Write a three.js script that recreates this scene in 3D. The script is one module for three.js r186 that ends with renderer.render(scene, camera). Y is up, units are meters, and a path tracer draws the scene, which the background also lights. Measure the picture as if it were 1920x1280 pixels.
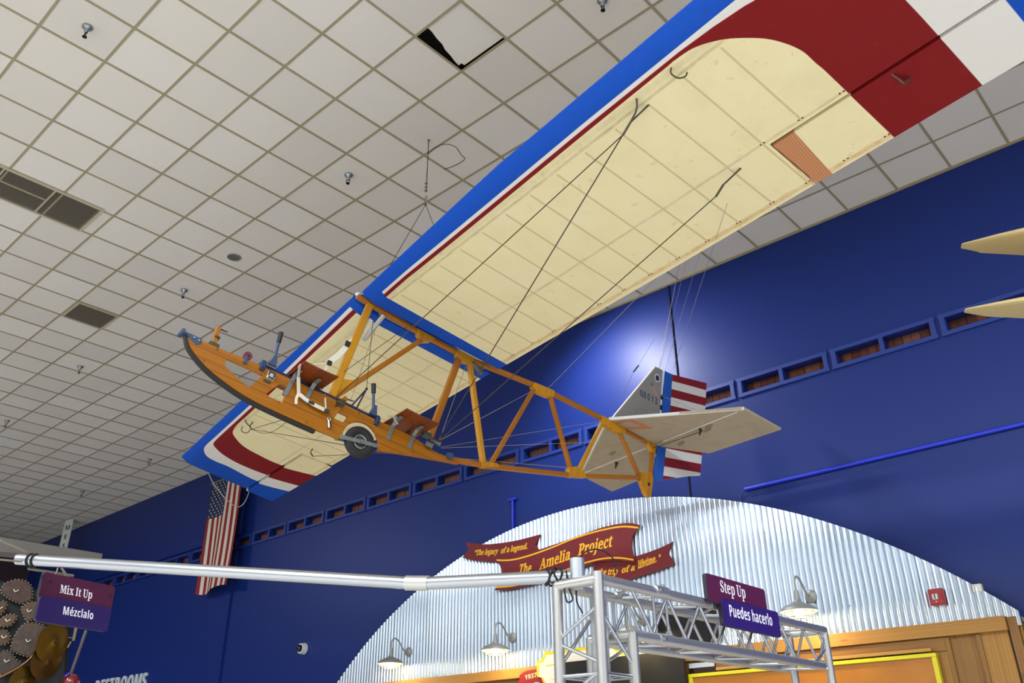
import * as THREE from 'three';
import { RoundedBoxGeometry } from 'three/addons/geometries/RoundedBoxGeometry.js';
import { mergeGeometries, toCreasedNormals } from 'three/addons/utils/BufferGeometryUtils.js';
import { RectAreaLightUniformsLib } from 'three/addons/lights/RectAreaLightUniformsLib.js';
import { FontLoader } from 'three/addons/loaders/FontLoader.js';
import { TextGeometry } from 'three/addons/geometries/TextGeometry.js';

// ---------------------------------------------------------------- camera, exposure, lights
const renderer = new THREE.WebGLRenderer({ antialias: true });
renderer.toneMapping = THREE.LinearToneMapping;
renderer.toneMappingExposure = 2.6;
renderer.shadowMap.enabled = true;
RectAreaLightUniformsLib.init();
const scene = new THREE.Scene();
scene.background = new THREE.Color(0x050505);
const camera = new THREE.PerspectiveCamera(43.71, 1.5, 0.05, 120);
camera.position.set(0, 1.6, 0);
camera.up.set(0.310308, 0.891698, 0.329522);
camera.lookAt(-0.599871, 1.6 + 0.452577, -0.659795);

const CEIL = 7.772, WALLZ = -9.21, TILE = 0.6096, GX = -7.010, GZ = -1.271;
const FILL_LIGHTS = [            // added ceiling fill panels, unseen behind or beside the camera: x, z, strength
  [3.2, -1.6, 0.9], [2.2, 3.0, 1.2], [-3.4, 3.0, 1.2], [-9.2, 3.0, 1.0], [-15.2, 3.0, 0.5], [-21.0, -1.0, 1.0], [-3.4, 8.0, 1.0], [-9.2, 8.0, 0.8], [2.2, 8.0, 1.0], [6.5, -5.2, 1.4],
];
const PANEL_POWER = 40, WARM = 0xe6f0ff;
const SCONCE_POWER = 0.8, SPOT_POWER = 20;

// ---------------------------------------------------------------- helpers
let seed = 20240611;
const rnd = () => { seed = (seed * 1664525 + 1013904223) >>> 0; return seed / 4294967296; };
const rr = (a, b) => a + (b - a) * rnd();
const V = (x, y, z) => new THREE.Vector3(x, y, z);
const taken = {};
function numbered(n) { if (!(n in taken)) { taken[n] = 0; return n; } taken[n]++; return n + '_' + String(taken[n]).padStart(3, '0'); }
function shade(o) { o.traverse(m => { if (m.isMesh) { m.castShadow = true; m.receiveShadow = true; } }); return o; }
function thing(name, label, category, pos = [0, 0, 0], turn = 0, group) {
  const o = new THREE.Group(); o.name = numbered(name); o.position.set(...pos); o.rotation.y = turn;
  o.userData = { label, category }; if (group) o.userData.group = group; scene.add(o); return o;
}
function struct(name, label) { const o = new THREE.Group(); o.name = name; o.userData = { kind: 'structure' }; if (label) { o.userData.label = label; } scene.add(o); return o; }
function part(parent, name, geo, mat, label) {
  const m = new THREE.Mesh(geo, mat); m.name = name; m.castShadow = true; m.receiveShadow = true;
  if (label) m.userData.label = label; parent.add(m); return m;
}
function clean(gs) { return gs.map(g => { const h = g.index ? g.toNonIndexed() : g; for (const k of Object.keys(h.attributes)) if (!['position', 'normal', 'uv'].includes(k)) h.deleteAttribute(k); return h; }); }
const merge = gs => mergeGeometries(clean(gs));
function box(w, h, d, x = 0, y = 0, z = 0, r = 0) {
  const g = r > 0 ? new RoundedBoxGeometry(w, h, d, 1, r) : new THREE.BoxGeometry(w, h, d); g.translate(x, y, z); return g;
}
function tube(p, q, r, seg = 10, r2) {
  const d = new THREE.Vector3().subVectors(q, p), L = d.length();
  const g = new THREE.CylinderGeometry(r2 ?? r, r, L, seg, 1);
  g.applyQuaternion(new THREE.Quaternion().setFromUnitVectors(V(0, 1, 0), d.normalize())); g.translate((p.x + q.x) / 2, (p.y + q.y) / 2, (p.z + q.z) / 2); return g;
}
function bar(p, q, wide, deep, out = V(1, 0, 0), r = 0.005) {   // rectangular timber from p to q; "wide" across, "deep" along out
  const d = new THREE.Vector3().subVectors(q, p), L = d.length(); d.normalize();
  const a = new THREE.Vector3().crossVectors(d, out).normalize(), b = new THREE.Vector3().crossVectors(a, d).normalize();
  const g = new RoundedBoxGeometry(wide, L, deep, 1, Math.min(r, wide * 0.3, deep * 0.3));
  const uv = g.attributes.uv; for (let i = 0; i < uv.count; i++) uv.setXY(i, uv.getX(i) * 0.12, uv.getY(i) * L);
  g.applyMatrix4(new THREE.Matrix4().makeBasis(a, d, b)); g.translate((p.x + q.x) / 2, (p.y + q.y) / 2, (p.z + q.z) / 2); return g;
}
function curve(pts, r, seg = 30, rs = 6, closed = false) { return new THREE.TubeGeometry(new THREE.CatmullRomCurve3(pts, closed), seg, r, rs, closed); }
function outline(pts) { const s = new THREE.Shape(); pts.forEach((p, i) => i ? s.lineTo(p[0], p[1]) : s.moveTo(p[0], p[1])); s.closePath(); return s; }
function roundRect(x0, y0, x1, y1, r) {
  const s = new THREE.Shape(); s.moveTo(x0 + r, y0); s.lineTo(x1 - r, y0); s.quadraticCurveTo(x1, y0, x1, y0 + r); s.lineTo(x1, y1 - r); s.quadraticCurveTo(x1, y1, x1 - r, y1);
  s.lineTo(x0 + r, y1); s.quadraticCurveTo(x0, y1, x0, y1 - r); s.lineTo(x0, y0 + r); s.quadraticCurveTo(x0, y0, x0 + r, y0); return s;
}
function extrude(shape, depth, bevel = 0.003, cs = 10) {
  const g = new THREE.ExtrudeGeometry(shape, { depth: Math.max(depth - 2 * bevel, 0.001), bevelEnabled: bevel > 0, bevelThickness: bevel, bevelSize: bevel, bevelOffset: -bevel, bevelSegments: 1, curveSegments: cs });
  g.translate(0, 0, bevel); return g;
}
function planar(g, x0, x1, y0, y1) { const p = g.attributes.position, a = new Float32Array(p.count * 2); for (let i = 0; i < p.count; i++) { a[2 * i] = (p.getX(i) - x0) / (x1 - x0); a[2 * i + 1] = (p.getY(i) - y0) / (y1 - y0); } g.setAttribute('uv', new THREE.BufferAttribute(a, 2)); return g; }
function spline(pts, n = 6) { const c = new THREE.SplineCurve(pts.map(p => new THREE.Vector2(...p))); return c.getPoints(n * (pts.length - 1)).map(p => [p.x, p.y]); }
function canvas(w, h, draw) { const c = document.createElement('canvas'); c.width = w; c.height = h; const x = c.getContext('2d'); draw(x, w, h); const t = new THREE.CanvasTexture(c); t.colorSpace = THREE.SRGBColorSpace; t.anisotropy = 8; t.wrapS = t.wrapT = THREE.RepeatWrapping; return t; }
function noiseTex(n, fn, srgb = true) {
  const d = new Uint8Array(n * n * 4); for (let j = 0; j < n; j++) for (let i = 0; i < n; i++) { const c = fn(i, j), k = 4 * (j * n + i); d[k] = c[0]; d[k + 1] = c[1]; d[k + 2] = c[2]; d[k + 3] = 255; }
  const t = new THREE.DataTexture(d, n, n); t.wrapS = t.wrapT = THREE.RepeatWrapping; t.magFilter = THREE.LinearFilter; t.minFilter = THREE.LinearMipmapLinearFilter; t.generateMipmaps = true; if (srgb) t.colorSpace = THREE.SRGBColorSpace; t.needsUpdate = true; return t;
}
const clampByte = v => Math.max(0, Math.min(255, v));
const mat = (color, roughness = 0.6, metalness = 0, more = {}) => new THREE.MeshStandardMaterial({ color, roughness, metalness, ...more });
function wood(base, dark, n = 256, streaks = 150, knots = 2) {   // grain runs along v
  const t = canvas(n, n * 2, (x, w, h) => {
    x.fillStyle = base; x.fillRect(0, 0, w, h);
    for (let i = 0; i < streaks; i++) {
      x.strokeStyle = dark; x.globalAlpha = rr(0.04, 0.2); x.lineWidth = rr(0.6, 2.6);
      const a = rr(0, w), b = rr(-10, 10); x.beginPath(); x.moveTo(a, -5); x.bezierCurveTo(a + b, h * 0.3, a - b, h * 0.6, a + b * 0.3, h + 5); x.stroke();
    }
    for (let i = 0; i < knots; i++) { x.globalAlpha = 0.45; x.fillStyle = dark; x.beginPath(); x.ellipse(rr(10, w - 10), rr(10, h - 10), rr(3, 6), rr(6, 12), 0, 0, 7); x.fill(); }
    x.globalAlpha = 1;
  });
  return t;
}

// ---------------------------------------------------------------- materials
const tileTone = ['#d9d2c6', '#d6cfc3', '#dbd5ca', '#d3ccc1'].map(h => mat(h, 0.95));
const speckle = noiseTex(128, () => { const v = 205 + rr(-28, 28); return [v, v, v]; }, false); speckle.repeat.set(3, 3);
tileTone.forEach(m => { m.bumpMap = speckle; m.bumpScale = 0.0012; });
const gridMetal = mat('#9a8f70', 0.6);
const wallBlue = new THREE.MeshPhysicalMaterial({ color: '#11296f', roughness: 0.43, specularIntensity: 0.6 });
const wallBump = noiseTex(128, () => { const v = 128 + rr(-60, 60); return [v, v, v]; }, false); wallBump.repeat.set(6, 6); wallBlue.bumpMap = wallBump; wallBlue.bumpScale = 0.0004;
const trimBlue = mat('#16317f', 0.45);
const pipeBlue = mat('#1c2fc0', 0.4);
const dark = mat('#0d0c0c', 0.7);
const blackPlastic = mat('#060607', 0.8);
const steel = mat('#9aa0a2', 0.35, 0.9);
const wireDark = mat('#4b3f2c', 0.5, 0.6);
const wireLight = mat('#a59c86', 0.5, 0.5);
const alu = mat('#c3c1bb', 0.36, 0.9);
const aluBright = mat('#b4b7ba', 0.26, 0.95);
const galvanised = mat('#c6d1dc', 0.26, 0.9);
const varnish = new THREE.MeshPhysicalMaterial({ map: wood('#a5640f', '#5e3006', 128, 90, 1), roughness: 0.38, clearcoat: 0.2, clearcoatRoughness: 0.25, specularIntensity: 0.6 });
const varnishLight = new THREE.MeshPhysicalMaterial({ map: wood('#bb8212', '#7c4c0a', 128, 60, 0), roughness: 0.35, clearcoat: 0.25, clearcoatRoughness: 0.2, specularIntensity: 0.6 });
const varnishPod = new THREE.MeshPhysicalMaterial({ map: wood('#a9680d', '#5c2f05', 256, 340, 5), roughness: 0.4, clearcoat: 0.15, clearcoatRoughness: 0.25, specularIntensity: 0.5 });
varnishPod.map.rotation = Math.PI / 2; varnishPod.map.repeat.set(1.4, 1.6);
const seatWood = new THREE.MeshPhysicalMaterial({ map: wood('#74350d', '#431a05', 128, 120, 0), roughness: 0.42, clearcoat: 0.12, clearcoatRoughness: 0.3, specularIntensity: 0.5 });
const fittingBlue = mat('#3a4b69', 0.5, 0.25);
const railBlue = mat('#20264f', 0.4, 0.2);
const grip = mat('#1b1c20', 0.6);
const bracketGrey = mat('#7d8482', 0.45, 0.6);
const webbing = mat('#d8d2bd', 0.85);
const rubber = mat('#1f1d1a', 0.8);

// ================================================================= THE HALL
{ // floor
  const f = struct('floor');
  const t = canvas(512, 512, (x, w, h) => { x.fillStyle = '#d9d5cc'; x.fillRect(0, 0, w, h); for (let i = 0; i < 9000; i++) { x.fillStyle = rnd() < 0.5 ? '#cfcabf' : '#e2ded6'; x.globalAlpha = 0.4; x.fillRect(rr(0, w), rr(0, h), 2, 2); } });
  t.repeat.set(16, 10);
  part(f, 'floor_slab', box(40.4, 0.2, 23.8, -7.8, -0.1, 2.5), new THREE.MeshStandardMaterial({ map: t, roughness: 0.55 }));
}
{ // long blue wall with a row of paired clerestory slots
  const w = struct('wall_back', 'tall blue painted wall with a row of small recessed slots');
  const T = 0.12, x0 = -27.8, x1 = 12.2, yb = 5.825, yt = 5.985;
  part(w, 'wall_face', merge([
    box(x1 - x0, yb, T, (x0 + x1) / 2, yb / 2, WALLZ - T / 2),
    box(x1 - x0, CEIL + 0.7 - yt, T, (x0 + x1) / 2, (yt + CEIL + 0.7) / 2, WALLZ - T / 2),
  ]), wallBlue);
  const P = 1.226, first = -2.0;   // a pair every 1.226 m
  const cedar = ['#7d4a35', '#6e3d2c', '#86553f', '#5f3326'].map(h => mat(h, 0.85));
  const piers = [], trims = [], sills = [];
  let k = 0;
  for (let n = 3; n >= -17; n--, k++) {
    const a = first + n * P;
    if (a > 12 || a < -27.4) continue;
    piers.push(box(P - 1.05, yt - yb, T, a + 1.05 + (P - 1.05) / 2, (yb + yt) / 2, WALLZ - T / 2), box(0.055, yt - yb, T, a + 0.5225, (yb + yt) / 2, WALLZ - T / 2));
    if (a > -24.5 && a < 1) {
      const fr = new THREE.Group(); fr.name = 'slot_frame';
      const g = merge([box(1.19, 0.05, 0.03, a + 0.525, yb - 0.025, WALLZ + 0.012, 0.004), box(1.19, 0.05, 0.03, a + 0.525, yt + 0.025, WALLZ + 0.012, 0.004),
        box(0.055, 0.262, 0.03, a - 0.035, (yb + yt) / 2, WALLZ + 0.011, 0.004), box(0.055, 0.262, 0.03, a + 1.085, (yb + yt) / 2, WALLZ + 0.011, 0.004), box(0.05, 0.16, 0.03, a + 0.5225, (yb + yt) / 2, WALLZ + 0.01)]);
      part(w, 'slot_frame', g, trimBlue);
    }
  }
  part(w, 'slot_piers', merge(piers), wallBlue);
  // roughly split shingles behind the slots, one by one where they can be told apart
  const shakes = []; const pick = [];
  for (let x = -1.0; x > -25; x -= 0.098) {
    const big = x > -4.7; const c = cedar[Math.floor(rnd() * 4)];
    const g = box(0.092, 0.34, 0.02, 0, 0, 0); g.rotateZ(rr(-0.03, 0.03)); g.translate(x, (yb + yt) / 2, WALLZ - T - 0.03 - rr(0, 0.012));
    if (big) part(w, 'shingle', g, c); else shakes.push(g);
  }
  const sm = part(w, 'far_shingles', merge(shakes), mat('#8a5a44', 0.85)); sm.userData.kind = 'stuff';
  part(w, 'slot_backing', box(x1 - x0, 0.8, 0.05, (x0 + x1) / 2, 5.9, WALLZ - T - 0.2), mat('#8d7f72', 0.9));
  // the further bay of the wall stands a little proud of the near one
  part(w, 'wall_bay', box(27.8 - 16.05, yb - 0.09, 0.05, -(27.8 + 16.05) / 2, (yb - 0.09) / 2, WALLZ + 0.025), wallBlue);
  part(w, 'wall_bay_upper', box(27.8 - 16.05, CEIL - yt - 0.09, 0.05, -(27.8 + 16.05) / 2, (CEIL + yt + 0.09) / 2, WALLZ + 0.025), wallBlue);
}
{ const w = struct('wall_left', 'dark far end wall'); part(w, 'wall_face', box(0.2, 9, 23.8, -27.7, 4.4, 2.5), mat('#33242c', 0.8)); }
{ const w = struct('wall_right'); part(w, 'wall_face', box(0.2, 9, 23.8, 12.1, 4.4, 2.5), mat('#d9d6cf', 0.85)); }
{ const w = struct('wall_front'); part(w, 'wall_face', box(40, 9, 0.2, -7.8, 4.4, 14.3), mat('#d0cdc6', 0.85)); }

{ // suspended ceiling: lay-in tiles in a metal grid
  const c = struct('ceiling', 'suspended ceiling of square off-white tiles in a tan metal grid');
  part(c, 'roof_deck', box(40.4, 0.12, 23.9, -7.8, CEIL + 0.78, 2.5), mat('#8f877b', 0.9));
  camera.updateMatrixWorld(); camera.aspect = 1.5; camera.updateProjectionMatrix();
  const pxy = (x, z) => { const v = V(x, CEIL, z).applyMatrix4(camera.matrixWorldInverse); if (v.z > -0.3) return null; const p = v.applyMatrix4(camera.projectionMatrix); return [p.x, p.y]; };
  camera.matrixWorldInverse.copy(camera.matrixWorld).invert();
  const list = [];
  for (let i = -3; i <= 12; i++) for (let j = -13; j <= 33; j++) {
    if (i === 4 && j === -5) continue;               // the tile that has slipped
    if ((j === 4 && i >= 0 && i <= 2) || (j === 8 && i === 4)) continue;   // openings of the return grilles
    const x = GX - (j + 0.5) * TILE, z = GZ - (i + 0.5) * TILE;
    const q = [[-0.5, -0.5], [0.5, -0.5], [0.5, 0.5], [-0.5, 0.5]].map(([a, b]) => pxy(x + a * TILE, z + b * TILE));
    let area = 0, inn = false;
    if (q.every(Boolean)) { for (let k = 0; k < 4; k++) { const a = q[k], b = q[(k + 1) % 4]; area += a[0] * b[1] - a[1] * b[0]; if (Math.abs(a[0]) < 1 && Math.abs(a[1]) < 1) inn = true; } }
    list.push({ i, j, x, z, area: inn ? Math.abs(area) : 0 });
  }
  list.sort((a, b) => b.area - a.area);
  const tileGeo = box(0.588, 0.016, 0.588, 0, 0, 0);
  const rest = [];
  list.forEach((t, n) => {
    const y = CEIL + 0.008 + rr(0, 0.003);
    if (n < 300 && t.area > 0) { const m = part(c, 'ceiling_tile', tileGeo, tileTone[Math.floor(rnd() * 4)]); m.position.set(t.x, y, t.z); }
    else { const g = tileGeo.clone(); g.translate(t.x, y, t.z); rest.push(g); }
  });
  const s = part(c, 'further_tiles', merge(rest), tileTone[1]); s.userData.kind = 'stuff';
  const bars = [];
  const xa = GX - 34 * TILE, xb = GX + 13 * TILE, za = GZ - 13 * TILE, zb = GZ + 3 * TILE;
  for (let j = -13; j <= 34; j++) bars.push(box(0.024, 0.006, zb - za, GX - j * TILE, CEIL - 0.003, (za + zb) / 2));
  for (let i = -3; i <= 13; i++) {
    bars.push(box(xb - xa, 0.0055, 0.024, (xa + xb) / 2, CEIL - 0.0032, GZ - i * TILE));
  }
  part(c, 'ceiling_grid', merge(bars), gridMetal);
  part(c, 'wall_angle', box(xb - xa, 0.02, 0.03, (xa + xb) / 2, CEIL - 0.012, WALLZ + 0.015), gridMetal);
  // slipped tile, one corner broken, resting askew above the grid
  const sh = outline([[-4.425, 3.70], [-4.435, 3.80], [-4.46, 3.88], [-4.475, 3.97], [-4.505, 4.03], [-4.52, 4.12], [-4.545, 4.2], [-4.555, 4.265], [-4.515, 4.262], [-4.512, 4.3], [-3.955, 4.302], [-3.955, 3.70]]);
  const g = extrude(sh, 0.016, 0.001); g.rotateX(-Math.PI / 2);
  const slip = part(c, 'ceiling_tile', g, tileTone[2], 'slipped tile with a ragged broken edge'); slip.position.set(0, CEIL + 0.024, 0);
  part(c, 'cut_tile', box(0.588, 0.016, 0.13, GX - 4.5 * TILE, CEIL + 0.009, GZ - 3 * TILE + 0.07), tileTone[1]);
  // the rest of the hall's ceiling, behind and beside the visitor
  part(c, 'ceiling_slab', merge([box(40, 0.05, 14.3 - zb, -7.8, CEIL + 0.025, (14.3 + zb) / 2), box(12.1 - xb, 0.05, zb + 9.3, (12.1 + xb) / 2, CEIL + 0.025, (zb - 9.3) / 2)]), tileTone[1]);
  const stain = part(c, 'water_stain', new THREE.RingGeometry(0.085, 0.1, 28), mat('#bfae88', 0.95)); stain.rotation.x = Math.PI / 2; stain.position.set(-6.87, CEIL - 0.0008 + 0.0075, -5.62); stain.scale.set(1, 0.8, 1);
  const stain2 = part(c, 'water_stain', new THREE.RingGeometry(0.05, 0.062, 24), mat('#c4b48f', 0.95)); stain2.rotation.x = Math.PI / 2; stain2.position.set(-6.7, CEIL + 0.0067, -5.72);
}
// added fill panels, out of view, to light the hall
FILL_LIGHTS.forEach(([x, z, s]) => {
  const t = thing('added_ceiling_light', 'added square white fill light panel out of view behind the visitor', 'light', [x, CEIL, z], 0, 'added ceiling fill light panels');
  part(t, 'frame', merge([box(1.24, 0.05, 0.03, 0, -0.03, 0.61), box(1.24, 0.05, 0.03, 0, -0.03, -0.61), box(0.03, 0.05, 1.2, 0.61, -0.03, 0), box(0.03, 0.05, 1.2, -0.61, -0.03, 0)]), mat('#e8e8e4', 0.5));
  part(t, 'diffuser', box(1.19, 0.01, 1.19, 0, -0.03, 0), new THREE.MeshStandardMaterial({ color: '#ffffff', emissive: WARM, emissiveIntensity: 2, roughness: 0.6 }));
  const l = new THREE.RectAreaLight(WARM, PANEL_POWER * s, 1.15, 1.15); l.position.y = -0.06; l.rotation.x = -Math.PI / 2; t.add(l);
});
{ // spot lamp fixed under the ceiling close to the wall, behind the wing
  const t = thing('spot_lamp', 'white ceiling spot lamp close to the blue wall above the tail', 'light', [-6.62, CEIL, -7.72]);
  part(t, 'mount', new THREE.CylinderGeometry(0.05, 0.06, 0.04, 20).translate(0, -0.03, 0), mat('#dddddd', 0.5));
  part(t, 'stem', new THREE.CylinderGeometry(0.01, 0.01, 0.1, 10).translate(0, -0.09, 0), mat('#dddddd', 0.5));
  part(t, 'lamp_head', new THREE.CylinderGeometry(0.05, 0.07, 0.14, 24, 1, true).translate(0, -0.19, 0), mat('#dddddd', 0.5, 0, { side: THREE.DoubleSide }));
  part(t, 'lamp_lens', new THREE.CylinderGeometry(0.06, 0.06, 0.01, 24).translate(0, -0.245, 0), new THREE.MeshStandardMaterial({ color: '#ffffff', emissive: 0xffffff, emissiveIntensity: 6 }));
  const l = new THREE.SpotLight(0xf4f6ff, SPOT_POWER, 0, 1.25, 0.7, 2); l.position.set(0, -0.27, 0); l.castShadow = true; l.shadow.radius = 4; l.target.position.set(0.8, -2.6, -1.5); t.add(l, l.target);
}

// ---- ceiling fittings
function sprinkler(x, z, label, i) {
  const t = thing('fire_sprinkler', label, 'sprinkler', [x, CEIL, z], i * 0.7, 'fire sprinklers in the ceiling');
  part(t, 'escutcheon', new THREE.LatheGeometry([[0.0, -0.004], [0.045, -0.006], [0.048, -0.012], [0.036, -0.03], [0.02, -0.04], [0.016, -0.075], [0, -0.075]].map(p => new THREE.Vector2(...p)), 20), steel);
  part(t, 'frame_arms', merge([curve([V(-0.014, -0.075, 0), V(-0.022, -0.095, 0), V(0, -0.122, 0)], 0.004, 10, 5), curve([V(0.014, -0.075, 0), V(0.022, -0.095, 0), V(0, -0.122, 0)], 0.004, 10, 5)]), mat('#3b352f', 0.4, 0.8));
  part(t, 'deflector', new THREE.CylinderGeometry(0.02, 0.022, 0.008, 14).translate(0, -0.125, 0), mat('#2e2a26', 0.4, 0.8));
}
sprinkler(-6.70, -1.58, 'chrome fire sprinkler in a corner ceiling tile far from the wall', 0);
sprinkler(-6.68, -4.57, 'chrome fire sprinkler between the round ceiling speaker and the blue wing edge', 1);
sprinkler(-3.03, -4.57, 'chrome fire sprinkler beyond the slipped ceiling tile', 2);
sprinkler(-10.48, -4.60, 'chrome fire sprinkler just past the round ceiling speaker', 3);
sprinkler(-14.10, -4.69, 'chrome fire sprinkler past the small dark ceiling grille', 4);
sprinkler(-17.75, -7.75, 'small fire sprinkler in the far ceiling above the flag and wing tip', 5);
sprinkler(-21.14, -7.76, 'tiny fire sprinkler furthest along the ceiling near the hanging white strip', 6);
sprinkler(-17.59, -4.78, 'small fire sprinkler well past the small dark ceiling grille', 7);
{
  const t = thing('ceiling_speaker', 'round grey speaker grille set flush in a ceiling tile', 'speaker', [-9.20, CEIL, -4.62]);
  part(t, 'rim', new THREE.TorusGeometry(0.085, 0.008, 8, 32).rotateX(Math.PI / 2).translate(0, -0.006, 0), mat('#8a867e', 0.6));
  part(t, 'grille', new THREE.CylinderGeometry(0.085, 0.085, 0.008, 32).translate(0, -0.003, 0), mat('#5d5b57', 0.8));
}
function grille(name, label, x0, x1, z0, z1, panels) {
  const t = thing(name, label, 'air grille', [(x0 + x1) / 2, CEIL, (z0 + z1) / 2]);
  const w = Math.abs(x1 - x0), d = Math.abs(z1 - z0);
  part(t, 'frame', merge([box(w, 0.014, 0.03, 0, -0.012, d / 2 - 0.015), box(w, 0.014, 0.03, 0, -0.012, -d / 2 + 0.015), box(0.03, 0.014, d - 0.06, w / 2 - 0.015, -0.012, 0), box(0.03, 0.014, d - 0.06, -w / 2 + 0.015, -0.012, 0)]), mat('#b5aa90', 0.6));
  const lay = [];
  for (let p = 1; p < panels; p++) lay.push(box(w - 0.06, 0.012, 0.022, 0, -0.012, -d / 2 + d * p / panels));
  if (panels > 2) lay.push(box(0.02, 0.012, d / panels - 0.03, 0.03, -0.012, 0));
  if (lay.length) part(t, 'divider', merge(lay), mat('#a99d80', 0.6));
  // sheet metal duct boot going up from the opening
  const boot = mat('#8e8d88', 0.6, 0.3), bw = w - 0.1, bd = d - 0.08, bh = 0.45;
  part(t, 'duct_boot', merge([box(bw, 0.01, bd, 0, bh, 0), box(0.01, bh, bd, bw / 2, bh / 2 - 0.004, 0), box(0.01, bh, bd, -bw / 2, bh / 2 - 0.004, 0), box(bw, bh, 0.01, 0, bh / 2 - 0.004, bd / 2), box(bw, bh, 0.01, 0, bh / 2 - 0.004, -bd / 2)]), boot);
  const n = Math.floor((w - 0.07) / 0.017), sg = [];
  for (let k = 0; k <= n; k++) { const g = box(0.0015, 0.022, d - 0.05); g.rotateZ(0.35); g.translate(-w / 2 + 0.035 + k * 0.017, 0.002, 0); sg.push(g); }
  const s = part(t, 'fine_slats', merge(sg), mat('#8a8272', 0.7)); s.userData.kind = 'stuff';
}
grille('return_grille', 'long dark slatted return grille of three panels in the ceiling', -10.075, -9.395, -2.965, -1.275, 3);
grille('return_grille', 'single dark square return grille in the ceiling', -12.515, -11.9, -4.335, -3.72, 1);

// ---- things fixed to the blue wall
{
  const t = thing('conduit', 'bright blue pipe running level along the blue wall', 'pipe', [0, 0, 0]);
  part(t, 'pipe', tube(V(-4.6, 4.61, WALLZ + 0.03), V(3.0, 4.66, WALLZ + 0.03), 0.022, 12), pipeBlue);
  part(t, 'drop_wire', curve([V(-4.6, 4.61, WALLZ + 0.03), V(-4.66, 4.56, WALLZ + 0.02), V(-4.7, 4.45, WALLZ + 0.01)], 0.006, 10, 5), mat('#2a3a80', 0.5));
}
{
  const t = thing('pipe_bracket', 'short bright blue upright pipe on the wall behind the arch', 'pipe', [-8.36, 4.7, WALLZ]);
  part(t, 'upright', tube(V(0, 0, 0.03), V(0, 0.56, 0.03), 0.02, 12), pipeBlue);
  part(t, 'flange', box(0.16, 0.035, 0.05, 0, 0.555, 0.028, 0.006), pipeBlue);
}
{
  const t = thing('wall_cable', 'thin black cable running straight down the blue wall behind the tail', 'cable', [-5.36, 0, WALLZ]);
  part(t, 'cable', tube(V(0, 4.3, 0.012), V(0, 7.76, 0.012), 0.009, 8), dark);
}
{
  const t = thing('security_camera', 'small white dome security camera on the blue wall', 'camera', [-13.37, 3.586, WALLZ]);
  part(t, 'housing', new THREE.CylinderGeometry(0.085, 0.1, 0.09, 24).rotateX(Math.PI / 2).translate(0, 0, 0.05), mat('#e4e4e0', 0.4));
  part(t, 'dome', new THREE.SphereGeometry(0.062, 20, 12).translate(0, 0, 0.1), mat('#0b0b0d', 0.15));
}
{
  const font = await new FontLoader().loadAsync('fonts/droid/droid_sans_bold.typeface.json');
  const t = thing('restroom_lettering', 'raised white capital letters reading RESTROOMS on the blue wall', 'lettering', [-21.5, 3.27, WALLZ + 0.053]);
  let x = 0;
  for (const ch of 'RESTROOMS') {
    const g = new TextGeometry(ch, { font, size: 0.33, depth: 0.03, curveSegments: 5 }); g.computeBoundingBox();
    const m = part(t, 'letter', g, mat('#c9cfd2', 0.5)); m.position.x = x; x += g.boundingBox.max.x + 0.035;
  }
  t.scale.x = 2.56 / x;
}
{ // narrow hanging strip with letters
  const tx = canvas(64, 256, (x, w, h) => { x.fillStyle = '#cfd2c8'; x.fillRect(0, 0, w, h); x.fillStyle = '#1c2430'; x.font = 'bold 46px sans-serif'; x.textAlign = 'center'; ['M', 'E', 'S'].forEach((s, i) => x.fillText(s, w / 2, 74 + i * 66)); });
  const t = thing('hanging_strip', 'narrow white vertical strip with dark letters hanging from the far ceiling', 'banner', [-24.0, 6.82, -8.66], 0.4);
  part(t, 'strip', planar(extrude(outline([[-0.14, 0], [0.14, 0], [0.14, 0.95], [-0.14, 0.95]]), 0.02, 0.002), -0.14, 0.14, 0, 0.95), new THREE.MeshStandardMaterial({ map: tx, roughness: 0.7 }));
}
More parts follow.
